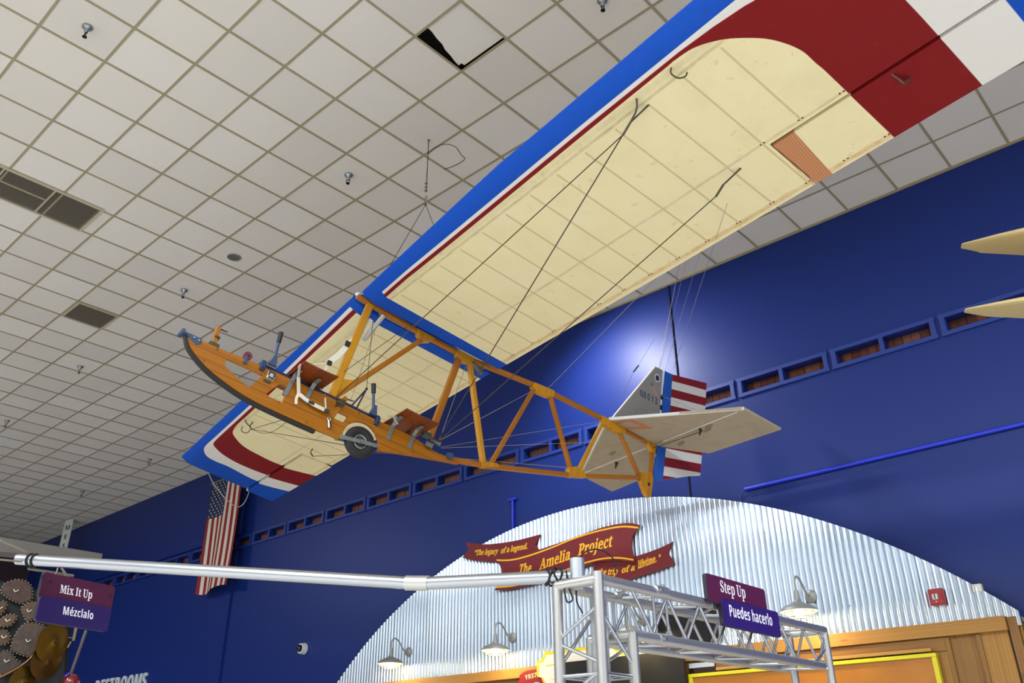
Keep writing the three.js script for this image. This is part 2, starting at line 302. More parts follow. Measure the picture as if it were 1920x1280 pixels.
{ // flag hanging lengthwise
  const W = 1.22, H = 2.35;
  const tx = canvas(512, 1024, (x, w, h) => {
    for (let i = 0; i < 13; i++) { x.fillStyle = i % 2 ? '#d9cfbd' : '#8d1a1c'; x.fillRect(w - (i + 1) * w / 13, 0, w / 13 + 1, h); }
    x.fillStyle = '#1a2248'; x.fillRect(0, 0, w * 7 / 13, h * 0.34);
    x.fillStyle = '#d6d2cc';
    for (let r = 0; r < 11; r++) for (let c = 0; c < (r % 2 ? 4 : 5); c++) {
      const cx = w * 7 / 13 * ((c + (r % 2 ? 1 : 0.5)) / 5), cy = h * 0.34 * ((r + 0.7) / 11.4); x.beginPath();
      for (let k = 0; k < 10; k++) { const R = k % 2 ? 5 : 13, a = -Math.PI / 2 + k * Math.PI / 5; x.lineTo(cx + R * Math.cos(a), cy + R * Math.sin(a)); } x.fill();
    }
  });
  const g = new THREE.PlaneGeometry(W, H, 40, 40), p = g.attributes.position;
  for (let i = 0; i < p.count; i++) { const x = p.getX(i), y = p.getY(i), d = (H / 2 - y) / H; p.setXYZ(i, x * (1 + 0.06 * d) + 0.05 * Math.sin(3 * d) * d, y + 0.04 * d * d * Math.sin(5 * x), 0.02 * (0.3 + d) * Math.sin(9 * x + 1.5 * d) + 0.05 * d * d * Math.sin(4 * x)); }
  g.computeVertexNormals();
  const t = thing('flag', 'striped flag with a starred blue canton hanging lengthwise beside the blue wall', 'flag', [-16.42, 6.14, -8.92]);
  part(t, 'cloth', g, new THREE.MeshStandardMaterial({ map: tx, roughness: 0.85, side: THREE.DoubleSide }));
  part(t, 'pole', tube(V(-0.66, H / 2 + 0.01, 0), V(0.66, H / 2 + 0.01, 0), 0.014, 10), mat('#8a7a58', 0.5));
  part(t, 'cord', merge([tube(V(-0.6, H / 2, 0), V(-0.6, CEIL - 6.14 - 0.01, 0), 0.004, 5), tube(V(0.6, H / 2, 0), V(0.6, CEIL - 6.14 - 0.01, 0), 0.004, 5)]), wireDark);
}

// ================================================================= THE HANGAR FRONT
const FZ = -9.0;
{
  const t = thing('hangar_facade', 'mock hangar front with a corrugated metal arch over a timber wall', 'facade', [0, 0, 0]);
  const cx = -7.06, top = 4.83, R = 7.55, y0 = 2.76;
  const archY = x => top - R + Math.sqrt(Math.max(0, R * R - (x - cx) * (x - cx)));
  const xl = -12.3, xr = -2.03, pitch = 0.0677, A = 0.014, per = 14;
  const sheets = 13, sw = (xr - xl) / sheets;
  for (let s = 0; s < sheets; s++) {
    const a = xl + s * sw, b = a + sw + 0.03, n = Math.round((b - a) / pitch * per), pos = [], idx = [], nor = [];
    for (let k = 0; k <= n; k++) {
      const x = a + (b - a) * k / n, rib = v => A * (2 * Math.pow(Math.abs(Math.cos(v / pitch * Math.PI)), 0.62) - 1);
      const z = FZ + rib(x) + (s % 2) * 0.003, dz = (rib(x + 0.002) - rib(x - 0.002)) / 0.004, L = Math.hypot(1, dz);
      const yt = Math.max(archY(x), y0 + 0.06);
      pos.push(x, y0, z, x, yt, z); nor.push(-dz / L, 0, 1 / L, -dz / L, 0, 1 / L);
      if (k < n) { const i = 2 * k; idx.push(i, i + 2, i + 1, i + 1, i + 2, i + 3); }
    }
    const g = new THREE.BufferGeometry(); g.setAttribute('position', new THREE.Float32BufferAttribute(pos, 3)); g.setAttribute('normal', new THREE.Float32BufferAttribute(nor, 3)); g.setIndex(idx);
    const sheet = part(t, 'corrugated_sheet', g, s % 3 === 1 ? galvanised : s % 3 ? mat('#c0ccd8', 0.28, 0.9, { side: THREE.DoubleSide }) : mat('#cdd7e1', 0.25, 0.9, { side: THREE.DoubleSide }));
    sheet.material.side = THREE.DoubleSide;
    for (let r = 0; r < 2; r++) { const yy = y0 + 0.35 + r * 0.9; if (yy < archY(a + 0.1) - 0.1) { const sc = part(sheet, 'screw', new THREE.SphereGeometry(0.008, 6, 4), steel); sc.position.set(Math.round((a + 0.1) / pitch) * pitch, yy, FZ + A + 0.002); } }
  }
  const ply = outline([[xl + 0.3, 0], [xr - 0.03, 0], [xr - 0.03, 2.8], ...Array.from({ length: 40 }, (_, k) => { const x = xr - 0.1 - (xr - xl - 0.5) * k / 39; return [x, archY(x) - 0.04]; }), [xl + 0.3, 2.8]]);
  part(t, 'backing_board', extrude(ply, 0.13, 0).translate(0, 0, FZ - 0.15), mat('#4a4036', 0.9));
  const pine = wood('#ad7c34', '#6d4416', 256, 130, 3), pine2 = wood('#93672b', '#573510', 256, 160, 4);
  const pineM = [pine, pine2].map(m => new THREE.MeshStandardMaterial({ map: m, roughness: 0.6 }));
  function board(name, x0, x1, ya, yb, z0, d, m, along) {
    const g = box(x1 - x0, yb - ya, d, (x0 + x1) / 2, (ya + yb) / 2, z0 + d / 2, 0.004), p = g.attributes.position, uv = g.attributes.uv, off = rnd();
    for (let i = 0; i < p.count; i++) uv.setXY(i, along ? p.getY(i) * 2 + off : p.getX(i) * 2 + off, along ? p.getX(i) * 0.5 : p.getY(i) * 0.5 + off);
    return part(t, name, g, m);
  }
  board('fascia_board', xl, -6.9, 2.725, 2.85, FZ + 0.012, 0.05, pineM[0], true);
  board('fascia_board', -6.895, -2.115, 2.725, 2.85, FZ + 0.012, 0.05, pineM[0], true);
  let bi = 0;
  for (let x = -2.13; x > -12.2; x -= 0.275, bi++) if (x > -6.4) board('timber_board', x - 0.262, x, 0, 2.73, FZ - 0.02 - (bi % 2) * 0.006, 0.022, pineM[bi % 2], false);
  for (const x of [-2.385, -2.66]) board('batten', x - 0.022, x + 0.022, 0, 2.72, FZ + 0.003, 0.018, pineM[1], false);
  board('timber_boarding', -12.2, -6.4, 0, 2.73, FZ - 0.02, 0.02, pineM[1], false);
  board('rail_board', -6.4, -2.68, 2.6, 2.72, FZ + 0.004, 0.02, pineM[1], true);
  board('corner_post', -2.11, -2.03, 0, 2.84, FZ - 0.02, 0.04, pineM[1], false);
  const side = box(0.02, 2.8, 0.17, -2.02, 1.4, FZ - 0.105, 0.003); part(t, 'side_board', side, pineM[0]);
  const flash = outline([[-2.24, 3.055], [-2.03, 2.86], [-1.9, 2.78], [-1.9, 2.75], [-2.05, 2.82], [-2.26, 3.02]]);
  part(t, 'roof_flashing', extrude(flash, 0.16, 0.002).translate(0, 0, FZ - 0.19), mat('#77746c', 0.5, 0.5));
  part(t, 'junction_box', box(0.085, 0.075, 0.06, -2.295, 3.125, FZ - 0.02, 0.008), mat('#d8d5c4', 0.5));
}
// ---- gooseneck barn lamps along the fascia
function barnLamp(x, label) {
  const t = thing('barn_lamp', label, 'wall lamp', [x, 3.25, FZ + 0.018], 0, 'gooseneck barn lamps on the corrugated arch');
  const m = mat('#989992', 0.5, 0.5);
  part(t, 'wall_plate', new THREE.LatheGeometry([[0, 0.045], [0.03, 0.042], [0.06, 0.028], [0.068, 0.01], [0.066, 0]].map(p => new THREE.Vector2(...p)), 24).rotateX(Math.PI / 2), m);
  part(t, 'gooseneck', curve([V(0, 0, 0.03), V(0, 0.02, 0.11), V(0, 0.09, 0.17), V(0, 0.155, 0.24), V(0, 0.165, 0.3), V(0, 0.12, 0.345), V(0, 0.03, 0.35), V(0, -0.03, 0.35)], 0.0115, 40, 10), m);
  const sh = part(t, 'lamp_shade', new THREE.LatheGeometry([[0.018, 0.02], [0.026, -0.01], [0.03, -0.075], [0.05, -0.105], [0.1, -0.125], [0.16, -0.15], [0.188, -0.185], [0.194, -0.196], [0.188, -0.196], [0.155, -0.157], [0.09, -0.132], [0.04, -0.11], [0.02, -0.07]].map(p => new THREE.Vector2(...p)), 36).translate(0, 0, 0.35), mat('#989992', 0.5, 0.5, { side: THREE.DoubleSide }));
  part(t, 'bulb', new THREE.SphereGeometry(0.055, 20, 14).translate(0, -0.2, 0.35), new THREE.MeshStandardMaterial({ color: '#fff6e0', emissive: 0xffe9b8, emissiveIntensity: 6 }));
  const bars = [new THREE.TorusGeometry(0.15, 0.004, 6, 30).rotateX(Math.PI / 2).translate(0, -0.205, 0.35), new THREE.TorusGeometry(0.1, 0.004, 6, 26).rotateX(Math.PI / 2).translate(0, -0.245, 0.35)];
  for (let k = 0; k < 8; k++) { const a = k * Math.PI / 4; bars.push(curve([V(Math.cos(a) * 0.17, -0.185, 0.35 + Math.sin(a) * 0.17), V(Math.cos(a) * 0.145, -0.215, 0.35 + Math.sin(a) * 0.145), V(Math.cos(a) * 0.09, -0.25, 0.35 + Math.sin(a) * 0.09), V(0, -0.265, 0.35)], 0.0035, 8, 5)); }
  part(t, 'wire_guard', merge(bars), mat('#a7a596', 0.4, 0.7));
  const l = new THREE.PointLight(0xffdf9e, SCONCE_POWER, 0, 2); l.position.set(0, -0.2, 0.35); l.castShadow = true; l.shadow.radius = 2; t.add(l);
}
barnLamp(-10.32, 'gooseneck barn lamp at the low end of the arch, furthest from the fire alarm');
barnLamp(-8.19, 'gooseneck barn lamp on the arch below the small ribbon of the red banner');
barnLamp(-6.05, 'gooseneck barn lamp on the arch mostly hidden behind the truss column');
barnLamp(-3.91, 'gooseneck barn lamp on the arch beside the purple sign on the truss');
{ // fire alarm
  const t = thing('fire_alarm', 'red fire alarm strobe on the corrugated arch', 'fire alarm', [-2.653, 3.083, FZ + 0.019]);
  part(t, 'housing', extrude(roundRect(-0.068, -0.075, 0.068, 0.075, 0.012), 0.05, 0.008), mat('#9c1118', 0.35));
  part(t, 'strobe_lens', box(0.05, 0.052, 0.025, -0.008, 0, 0.055, 0.006), mat('#d9d6cc', 0.15));
  part(t, 'strobe_tube', box(0.012, 0.045, 0.01, -0.008, 0, 0.066), mat('#57524c', 0.3));
  const dots = []; for (let i = 0; i < 5; i++) for (const x of [-0.05, 0.04, 0.052]) dots.push(box(0.005, 0.005, 0.004, x, -0.03 + i * 0.016, 0.05)); const d = part(t, 'sounder_holes', merge(dots), mat('#3d0709', 0.6)); d.userData.kind = 'stuff';
  part(t, 'test_button', new THREE.CylinderGeometry(0.006, 0.006, 0.01, 10).rotateX(Math.PI / 2).translate(-0.008, -0.045, 0.05), mat('#d0cdc4', 0.3));
}
{ // scrolled banner
  const red = '#6f1519', yel = '#f0b31c';
  const t = thing('ribbon_banner', 'dark red wavy ribbon banner with yellow lettering on the corrugated arch', 'banner', [0, 0, 0]);
  const left = [...spline([[-9.11, 4.70], [-8.75, 4.61], [-8.44, 4.57], [-8.05, 4.55], [-7.63, 4.56]]), [-7.73, 4.42], [-7.64, 4.33], ...spline([[-8.06, 4.31], [-8.46, 4.31], [-8.74, 4.36], [-8.98, 4.42], [-9.17, 4.48]]), [-9.04, 4.58]];
  const main = [...spline([[-8.46, 4.35], [-8.17, 4.32], [-7.84, 4.325], [-7.67, 4.34], [-7.21, 4.385], [-6.81, 4.43], [-6.52, 4.455], [-6.24, 4.45], [-6.06, 4.42], [-5.96, 4.38]]), ...spline([[-6.08, 4.27], [-6.11, 4.12], [-6.07, 3.93]]), ...spline([[-6.36, 4.0], [-6.64, 4.025], [-6.87, 4.0], [-7.23, 3.95], [-7.68, 3.90], [-8.17, 3.885], [-8.48, 3.91]]), [-8.34, 4.05], [-8.35, 4.2]];
  const right = [...spline([[-6.73, 4.02], [-6.45, 4.02], [-6.09, 4.01], [-5.74, 4.05], [-5.52, 4.10]]), [-5.60, 3.97], [-5.52, 3.83], ...spline([[-5.77, 3.79], [-6.15, 3.745], [-6.38, 3.755], [-6.83, 3.85]]), [-6.74, 3.94]];
  function ribbon(name, pts, z, b, draw) {
    const [x0, x1, y0, y1] = b, sx = 620; const W = Math.round((x1 - x0) * sx), H = Math.round((y1 - y0) * sx);
    const tx = canvas(W, H, x => { x.fillStyle = red; x.fillRect(0, 0, W, H); for (let i = 0; i < 500; i++) { x.globalAlpha = 0.05; x.fillStyle = rnd() < 0.5 ? '#000' : '#a33'; x.fillRect(rr(0, W), rr(0, H), rr(2, 9), rr(2, 9)); } x.globalAlpha = 1; draw(x, (a, c) => [(a - x0) * sx, (y1 - c) * sx], sx); });
    return part(t, name, planar(extrude(outline(pts), 0.022, 0.002), x0, x1, y0, y1).translate(0, 0, z), new THREE.MeshStandardMaterial({ map: tx, roughness: 0.5 }));
  }
  const word = (x, P, sx, text, ax, ay, bx, by, h) => { const [px, py] = P(ax, ay), [qx, qy] = P(bx, by); x.save(); x.translate(px, py); x.rotate(Math.atan2(qy - py, qx - px)); x.transform(1, 0, -0.12, 1, 0, 0); x.font = 'italic bold ' + Math.round(h * sx) + 'px serif'; x.fillStyle = yel; const w = x.measureText(text).width; x.scale(Math.hypot(qx - px, qy - py) / w, 1); x.fillText(text, 0, 0); x.lineWidth = 3; x.strokeStyle = yel; x.strokeText(text, 0, 0); x.restore(); };
  const line = (x, P, pts, w, sx) => { x.strokeStyle = yel; x.lineWidth = w * sx; x.beginPath(); spline(pts).forEach((p, i) => { const q = P(...p); i ? x.lineTo(...q) : x.moveTo(...q); }); x.stroke(); };
  ribbon('ribbon', left, FZ + 0.035, [-9.2, -7.6, 4.28, 4.72], (x, P, sx) => { word(x, P, sx, '“The legacy', -8.93, 4.475, -8.45, 4.42, 0.105); word(x, P, sx, 'of a legend.', -8.39, 4.415, -7.87, 4.40, 0.105); });
  ribbon('ribbon', right, FZ + 0.035, [-6.86, -5.5, 3.72, 4.12], (x, P, sx) => { word(x, P, sx, 'the trip', -6.68, 3.865, -6.37, 3.835, 0.1); word(x, P, sx, 'of a', -6.31, 3.835, -6.1, 3.845, 0.1); word(x, P, sx, 'lifetime.', -6.05, 3.855, -5.77, 3.895, 0.12); word(x, P, sx, '”', -5.74, 3.9, -5.71, 3.905, 0.1); });
  ribbon('ribbon', main, FZ + 0.06, [-8.52, -5.92, 3.86, 4.48], (x, P, sx) => {
    line(x, P, [[-8.47, 4.33], [-8.17, 4.285], [-7.84, 4.29], [-7.41, 4.335], [-7.0, 4.395], [-6.61, 4.42], [-6.24, 4.41], [-5.97, 4.345]], 0.022, sx);
    line(x, P, [[-8.44, 3.945], [-8.17, 3.925], [-7.85, 3.93], [-7.22, 3.995], [-6.89, 4.04], [-6.64, 4.055], [-6.45, 4.045], [-6.27, 4.015], [-6.09, 3.965]], 0.02, sx);
    word(x, P, sx, 'The', -8.03, 4.07, -7.8, 4.055, 0.18); word(x, P, sx, 'Amelia', -7.64, 4.07, -7.1, 4.13, 0.19); word(x, P, sx, 'Project', -6.97, 4.155, -6.41, 4.185, 0.2);
  });
  part(t, 'standoff', merge([-8.3, -7.4, -6.4].map(x => box(0.05, 0.05, 0.03, x, 4.2, FZ + 0.045))), dark);
}
// ---- boards on the timber wall
{
  const t = thing('display_case', 'wide amber display panel in a bright yellow frame on the timber wall', 'display panel', [0, 0, 0]);
  const x0 = -5.46, x1 = -2.765, y1 = 2.585, y0 = 1.3, z = FZ + 0.03;
  const y = mat('#d9cf12', 0.4);
  part(t, 'top_rail', box(x1 - x0, 0.035, 0.06, (x0 + x1) / 2, y1 - 0.0175, z + 0.03, 0.004), y);
  for (const x of [x0 + 0.0225, x1 - 0.0225]) part(t, 'stile', box(0.045, y1 - y0 - 0.035, 0.06, x, (y0 + y1 - 0.035) / 2, z + 0.03, 0.004), y);
  const tx = canvas(512, 256, (x, w, h) => { x.fillStyle = '#b06d12'; x.fillRect(0, 0, w, h); for (let i = 0; i < 260; i++) { x.globalAlpha = 0.05; x.fillStyle = rnd() < 0.5 ? '#d39a2a' : '#8e520c'; x.beginPath(); x.ellipse(rr(0, w), rr(0, h), rr(8, 50), rr(5, 30), rr(0, 3), 0, 7); x.fill(); } });
  part(t, 'panel', planar(box(x1 - x0 - 0.09, y1 - y0 - 0.035, 0.02, (x0 + x1) / 2, (y0 + y1 - 0.035) / 2, z + 0.02), x0, x1, y0, y1), new THREE.MeshPhysicalMaterial({ map: tx, roughness: 0.3, clearcoat: 0.4 }));
  part(t, 'ledge', box(2.3, 0.03, 0.06, -3.95, y1 + 0.03, z + 0.031, 0.004), mat('#b98a44', 0.6));
}
{
  const t = thing('black_board', 'plain black board on the timber wall beside the yellow frame', 'board', [0, 0, 0]);
  part(t, 'board', box(1.81, 1.6, 0.03, -6.365, 2.045, FZ + 0.136, 0.004), blackPlastic);
  for (const x of [-6.2, -5.6]) part(t, 'batten', box(0.05, 1.1, 0.11, x, 1.9, FZ + 0.065), dark);
}
{
  const t = thing('oval_sign', 'glossy black rounded sign with a silver rim on the arch behind the truss', 'sign', [-5.45, 3.115, FZ + 0.019]);
  part(t, 'rim', extrude(roundRect(-0.425, -0.235, 0.425, 0.235, 0.13), 0.02, 0.004), aluBright);
  part(t, 'face', extrude(roundRect(-0.41, -0.22, 0.41, 0.22, 0.12), 0.012, 0.002).translate(0, 0, 0.012), mat('#0e0b0c', 0.25));
}
{
  const tx = canvas(256, 128, (x, w, h) => { x.fillStyle = '#c7d0d4'; x.fillRect(0, 0, w, h); x.fillStyle = '#2e150d'; x.fillRect(0, h * 0.5, w, h * 0.5); for (let i = 0; i < 60; i++) { x.fillStyle = '#4b2617'; x.globalAlpha = 0.4; x.fillRect(rr(0, w), rr(h * 0.5, h), rr(5, 40), 3); } });
  const t = thing('framed_picture', 'small glossy picture half white half brown above the yellow frame', 'picture', [-5.3, 2.65, FZ + 0.034]);
  part(t, 'frame', box(0.34, 0.115, 0.015, 0, 0, 0.0, 0.003), mat('#2a1c14', 0.5));
  part(t, 'print', planar(box(0.325, 0.1, 0.006, 0, 0, 0.009), -0.165, 0.165, -0.05, 0.05), new THREE.MeshPhysicalMaterial({ map: tx, roughness: 0.12, clearcoat: 1 }));
}
{
  const t = thing('round_badge', 'dark red curved badge with cream numerals beside a cream plaque', 'sign', [0, 0, 0]);
  const b = [-8.2, -7.3, 2.3, 2.85];
  const tx = canvas(540, 330, (x, w, h) => { x.fillStyle = '#8c1517'; x.fillRect(0, 0, w, h); x.fillStyle = '#f0d9a0'; x.font = 'bold 46px sans-serif'; x.save(); x.translate(164, 94); x.rotate(-0.1); x.transform(1, 0, -0.12, 1, 0, 0); x.scale(1.25, 1); x.fillText('1937', 0, 0); x.restore(); });
  const pts = [[-8.2, 2.45], [-8.14, 2.6], [-8.02, 2.70], ...spline([[-8.02, 2.755], [-7.92, 2.797], [-7.8, 2.806], [-7.69, 2.803], [-7.5, 2.79], [-7.34, 2.74]]), [-7.34, 2.35], [-8.1, 2.35]];
  part(t, 'badge', planar(extrude(outline(pts), 0.02, 0.002), ...b).translate(0, 0, FZ + 0.066), new THREE.MeshStandardMaterial({ map: tx, roughness: 0.45 }));
  part(t, 'inner_disc', new THREE.CylinderGeometry(0.13, 0.13, 0.01, 40).rotateX(Math.PI / 2).translate(-7.72, 2.52, FZ + 0.092), mat('#b9bcc6', 0.5));
}
{
  const t = thing('cream_plaque', 'cream plaque with a scalloped yellow border above the black board', 'plaque', [0, 0, 0]);
  const corner = [[-7.70, 2.9], [-7.63, 2.905], [-7.6, 2.94], [-7.57, 2.99], [-7.555, 3.005]];
  const full = [[-7.70, 2.71], ...corner, ...corner.map(([x, y]) => [-14.0 - x, y]).reverse(), [-6.3, 2.71], [-6.36, 2.7], [-6.42, 2.62], [-6.42, 2.3], [-7.58, 2.3], [-7.58, 2.62], [-7.63, 2.7]];
  part(t, 'border', extrude(outline(full), 0.02, 0.003).translate(0, 0, FZ + 0.088), mat('#dcc416', 0.4));
  const inner = full.map(([x, y]) => [-7 + (x + 7) * 0.935, 2.65 + (y - 2.65) * 0.88]);
  const tx = canvas(512, 256, (x, w, h) => { x.fillStyle = '#e5dccb'; x.fillRect(0, 0, w, h); x.strokeStyle = '#d9b23c'; x.lineWidth = 5; x.beginPath(); x.moveTo(60, 62); x.lineTo(220, 58); x.moveTo(300, 30); x.lineTo(400, 28); x.stroke(); x.fillStyle = '#e0c470'; x.globalAlpha = 0.7; for (let i = 0; i < 5; i++) x.fillRect(90 + rr(-8, 8), 120 + i * 22, rr(60, 120), 6); });
  part(t, 'panel', planar(extrude(outline(inner), 0.012, 0.002), -7.7, -6.3, 2.3, 3.0).translate(0, 0, FZ + 0.1), new THREE.MeshStandardMaterial({ map: tx, roughness: 0.55 }));
}

// ================================================================= THE GLIDER
const glider = thing('primary_glider', 'wooden two-seat primary glider with blue-edged cream wings hung from the ceiling', 'glider', [-5.003871, 5.302460, -4.073265]);
glider.quaternion.setFromRotationMatrix(new THREE.Matrix4().makeBasis(V(0.988159, 0.024930, 0.151395), V(0.001297, 0.985320, -0.170715), V(-0.153428, 0.168890, 0.973620)));
// local axes: x = span, y = up, z = towards the nose; c below is the distance aft, so z = -c
const MID = -0.355;
const L3 = (s, c, h) => V(s, h, -c);
const BLUE = '#0547aa', RED = '#780c0f', WHITE = '#d8d3cb', CREAM = '#e6d8a8';
function wing(side) {
  const R = side > 0;
  const root = R ? -0.295 : -0.43, tip = R ? 5.1 : -5.13;
  const le = R ? s => -0.225 - 0.085 * Math.min(1, Math.max(0, (s + 0.3) / 2.0)) : s => -0.245 + 0.185 * Math.min(1, Math.max(0, (-s - 0.4) / 4.7));
  const te = R ? s => 1.325 - 0.03 * Math.max(0, (s - 2) / 3) : () => 1.318;
  const hinge = R ? 0.81 : 0.905, ail = R ? 3.225 : -3.62;
  const s0 = Math.min(root, tip) - 0.15, s1 = Math.max(root, tip) + 0.15, c0 = -0.36, c1 = 1.36;
  const tw = 2048, sx = tw / (s1 - s0), th = Math.round((c1 - c0) * sx);
  const P = (s, c) => [(s - s0) * sx, (c - c0) * sx];
  const tex = canvas(tw, th, x => {
    const poly = (pts, col) => { x.fillStyle = col; x.beginPath(); pts.forEach((p, i) => i ? x.lineTo(...P(...p)) : x.moveTo(...P(...p))); x.fill(); };
    x.fillStyle = CREAM; x.fillRect(0, 0, tw, th);
    for (let i = 0; i < 900; i++) { x.globalAlpha = 0.035; x.fillStyle = rnd() < 0.55 ? '#c9b27a' : '#eadfc0'; x.beginPath(); x.ellipse(rr(0, tw), rr(0, th), rr(10, 80), rr(6, 40), rr(0, 3), 0, 7); x.fill(); }
    x.globalAlpha = 1;
    // spar shadows painted as dark streaks, brown dirt along the trailing edge
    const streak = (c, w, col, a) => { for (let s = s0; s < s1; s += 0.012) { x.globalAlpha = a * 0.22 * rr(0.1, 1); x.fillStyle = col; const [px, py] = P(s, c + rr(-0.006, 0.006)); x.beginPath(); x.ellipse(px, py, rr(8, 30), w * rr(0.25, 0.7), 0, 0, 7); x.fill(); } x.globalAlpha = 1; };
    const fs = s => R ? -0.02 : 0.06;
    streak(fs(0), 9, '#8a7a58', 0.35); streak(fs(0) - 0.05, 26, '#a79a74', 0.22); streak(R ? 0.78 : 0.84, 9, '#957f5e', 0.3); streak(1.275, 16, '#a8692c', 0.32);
    const dots = []; x.fillStyle = '#2c2016';
    if (R) for (let k = 0; k < 17; k++) { const s = k * 0.2906; for (const d of [-0.014, 0.014]) { x.beginPath(); x.arc(...P(s + d, 1.262), 2.2, 0, 7); x.fill(); if (k > 10) { x.beginPath(); x.arc(...P(s + d, 0.775), 2.2, 0, 7); x.fill(); } } }
    const B = [];
    if (R) {
      const bw = [[-0.11, -0.128], [0.3, -0.142], [1.35, -0.156], [2.53, -0.172], [3.36, -0.173], [3.71, -0.174]], bc = spline([[3.95, -0.17], [4.25, -0.14], [4.5, -0.02], [4.64, 0.16], [4.70, 0.4], [4.712, 0.86], [4.712, 1.36]], 5);
      const wr = [[-0.118, -0.1], [0.25, -0.113], [0.82, -0.118], [1.31, -0.125], [2.5, -0.142], [3.3, -0.142], [3.55, -0.13]], wc = spline([[3.75, -0.11], [4.0, -0.05], [4.2, 0.08], [4.32, 0.28], [4.36, 0.49], [4.36, 1.36]], 5);
      const rc = [[-0.13, -0.067], [0.22, -0.082], [0.79, -0.084], [1.28, -0.09], [2.47, -0.108], [2.82, -0.112], [3.18, -0.115]], ra = spline([[3.231, -0.118], [3.376, -0.103], [3.517, -0.035], [3.63, 0.063], [3.725, 0.183], [3.789, 0.345], [3.797, 0.494], [3.802, 0.64], [3.8, 1.36]], 5);
      poly([[-0.6, c0], ...rc.map(p => [p[0], p[1]]), ...ra, [5.6, 1.36], [5.6, c0]], RED);
      poly([[-0.6, c0], ...wr, ...wc, [5.6, 1.36], [5.6, c0]], WHITE);
      poly([[-0.6, c0], ...bw, ...bc, [5.6, 1.36], [5.6, c0]], BLUE);
      poly([[-0.6, c0], [-0.105, c0], [-0.105, -0.125], [-0.13, -0.06], [-0.17, 1.36], [-0.6, 1.36]], BLUE);
      poly([[3.225, 0.82], [3.4, 0.82], [3.35, 1.36], [3.225, 1.36]], '#b9825c');
      x.save(); x.beginPath(); [[3.23, 0.82], [3.4, 0.82], [3.35, 1.36], [3.2, 1.36]].forEach(p => x.lineTo(...P(...p))); x.clip(); x.globalAlpha = 0.3; for (let i = 0; i < 26; i++) { const s = 3.17 + i * 0.009; x.strokeStyle = i % 2 ? '#9c5628' : '#d99a66'; x.lineWidth = 3; x.beginPath(); x.moveTo(...P(s + 0.06, 0.83)); x.bezierCurveTo(...P(s + 0.03, 0.98), ...P(s + 0.03, 1.1), ...P(s - 0.01, 1.36)); x.stroke(); } x.restore(); x.globalAlpha = 1;
    } else {
      const bl = s => -0.2 + 0.205 * Math.min(1, (-s - 0.5) / 3.9);
      const bw = [[-0.55, -0.2], [-2.92, -0.06], [-4.2, -0.005]], bc = spline([[-4.35, 0.0], [-4.547, 0.025], [-4.709, 0.132], [-4.763, 0.276], [-4.775, 0.46], [-4.88, 0.908], [-4.76, 1.36]], 5);
      const wr = [[-0.56, -0.165], [-2.9, -0.03], [-4.05, 0.022]], wc = spline([[-4.18, 0.03], [-4.297, 0.048], [-4.385, 0.119], [-4.492, 0.269], [-4.574, 0.52], [-4.583, 0.917], [-4.48, 1.36]], 5);
      const rc = [[-0.565, -0.125], [-2.86, 0.0], [-3.3, 0.025]], ra = spline([[-3.45, 0.03], [-3.64, 0.045], [-3.8, 0.085], [-3.901, 0.161], [-4.032, 0.315], [-4.104, 0.524], [-4.148, 0.894], [-4.0, 1.36]], 5);
      const edge = [[-5.8, 1.36], [-5.8, c0]];
      poly([[0, c0], [0, -0.1], ...rc, ...ra, ...edge], RED);
      poly([[0, c0], [0, -0.14], ...wr, ...wc, ...edge], WHITE);
      poly([[0, c0], [0, -0.18], ...bw, ...bc, ...edge], BLUE);
      poly([[0, c0], [-0.53, c0], [-0.545, -0.2], [-0.575, 1.36], [0, 1.36]], BLUE);
    }
    for (let i = 0; i < 260; i++) { x.globalAlpha = 0.05; x.fillStyle = rnd() < 0.5 ? '#000' : '#fff'; x.beginPath(); x.ellipse(rr(0, tw), rr(0, th), rr(2, 12), rr(1, 5), rr(0, 3), 0, 7); x.fill(); } x.globalAlpha = 1;
  });
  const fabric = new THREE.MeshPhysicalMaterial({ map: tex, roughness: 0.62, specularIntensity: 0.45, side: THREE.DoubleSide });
  function section(s, f0, f1) {                       // closed loop of points of the aerofoil between chord positions f0..f1 (metres aft)
    const a = le(s), b = te(s), ch = b - a, pts = [], n = 26;
    const lo = f => (f < 0.11 ? 0.034 * Math.pow(1 - f / 0.11, 1.7) : 0) * ch;
    const up = f => { const t = 0.098; return (0.034 * (1 - f) + 10 * t * 0.5 * (0.2969 * Math.sqrt(f) - 0.126 * f - 0.3516 * f * f + 0.2843 * f ** 3 - 0.1036 * f ** 4) * 1.85 + 0.004 * f) * ch; };
    const F = c => Math.min(1, Math.max(0, (c - a) / ch));
    const A = F(f0 ?? a), Z = F(f1 ?? b);
    const steps = k => A + (Z - A) * (A < 0.01 ? Math.pow(k / n, 1.7) : k / n);
    for (let k = 0; k <= n; k++) { const f = steps(n - k); pts.push([a + f * ch, up(f)]); }
    for (let k = 0; k <= n; k++) { const f = steps(k); pts.push([a + f * ch, lo(f)]); }
    return pts;
  }
  function loft(list, f0, f1, dy = 0, slope = 0) {
    const pos = [], uv = [], idx = []; const rings = list.map(([s, sk]) => section(s, f0, f1).map(([c, h]) => [s + (sk || 0) * (c - 0.0), c, h + dy - slope * (c - (f0 ?? c))]));
    const m = rings[0].length;
    rings.forEach(r => r.forEach(([s, c, h]) => { pos.push(s, h, -c); uv.push((s - s0) / (s1 - s0), 1 - (c - c0) / (c1 - c0)); }));
    for (let i = 0; i < rings.length - 1; i++) for (let k = 0; k < m; k++) { const k2 = (k + 1) % m, a = i * m + k, b = i * m + k2, d = (i + 1) * m + k, e = (i + 1) * m + k2; R ? idx.push(a, b, d, b, e, d) : idx.push(a, d, b, b, d, e); }
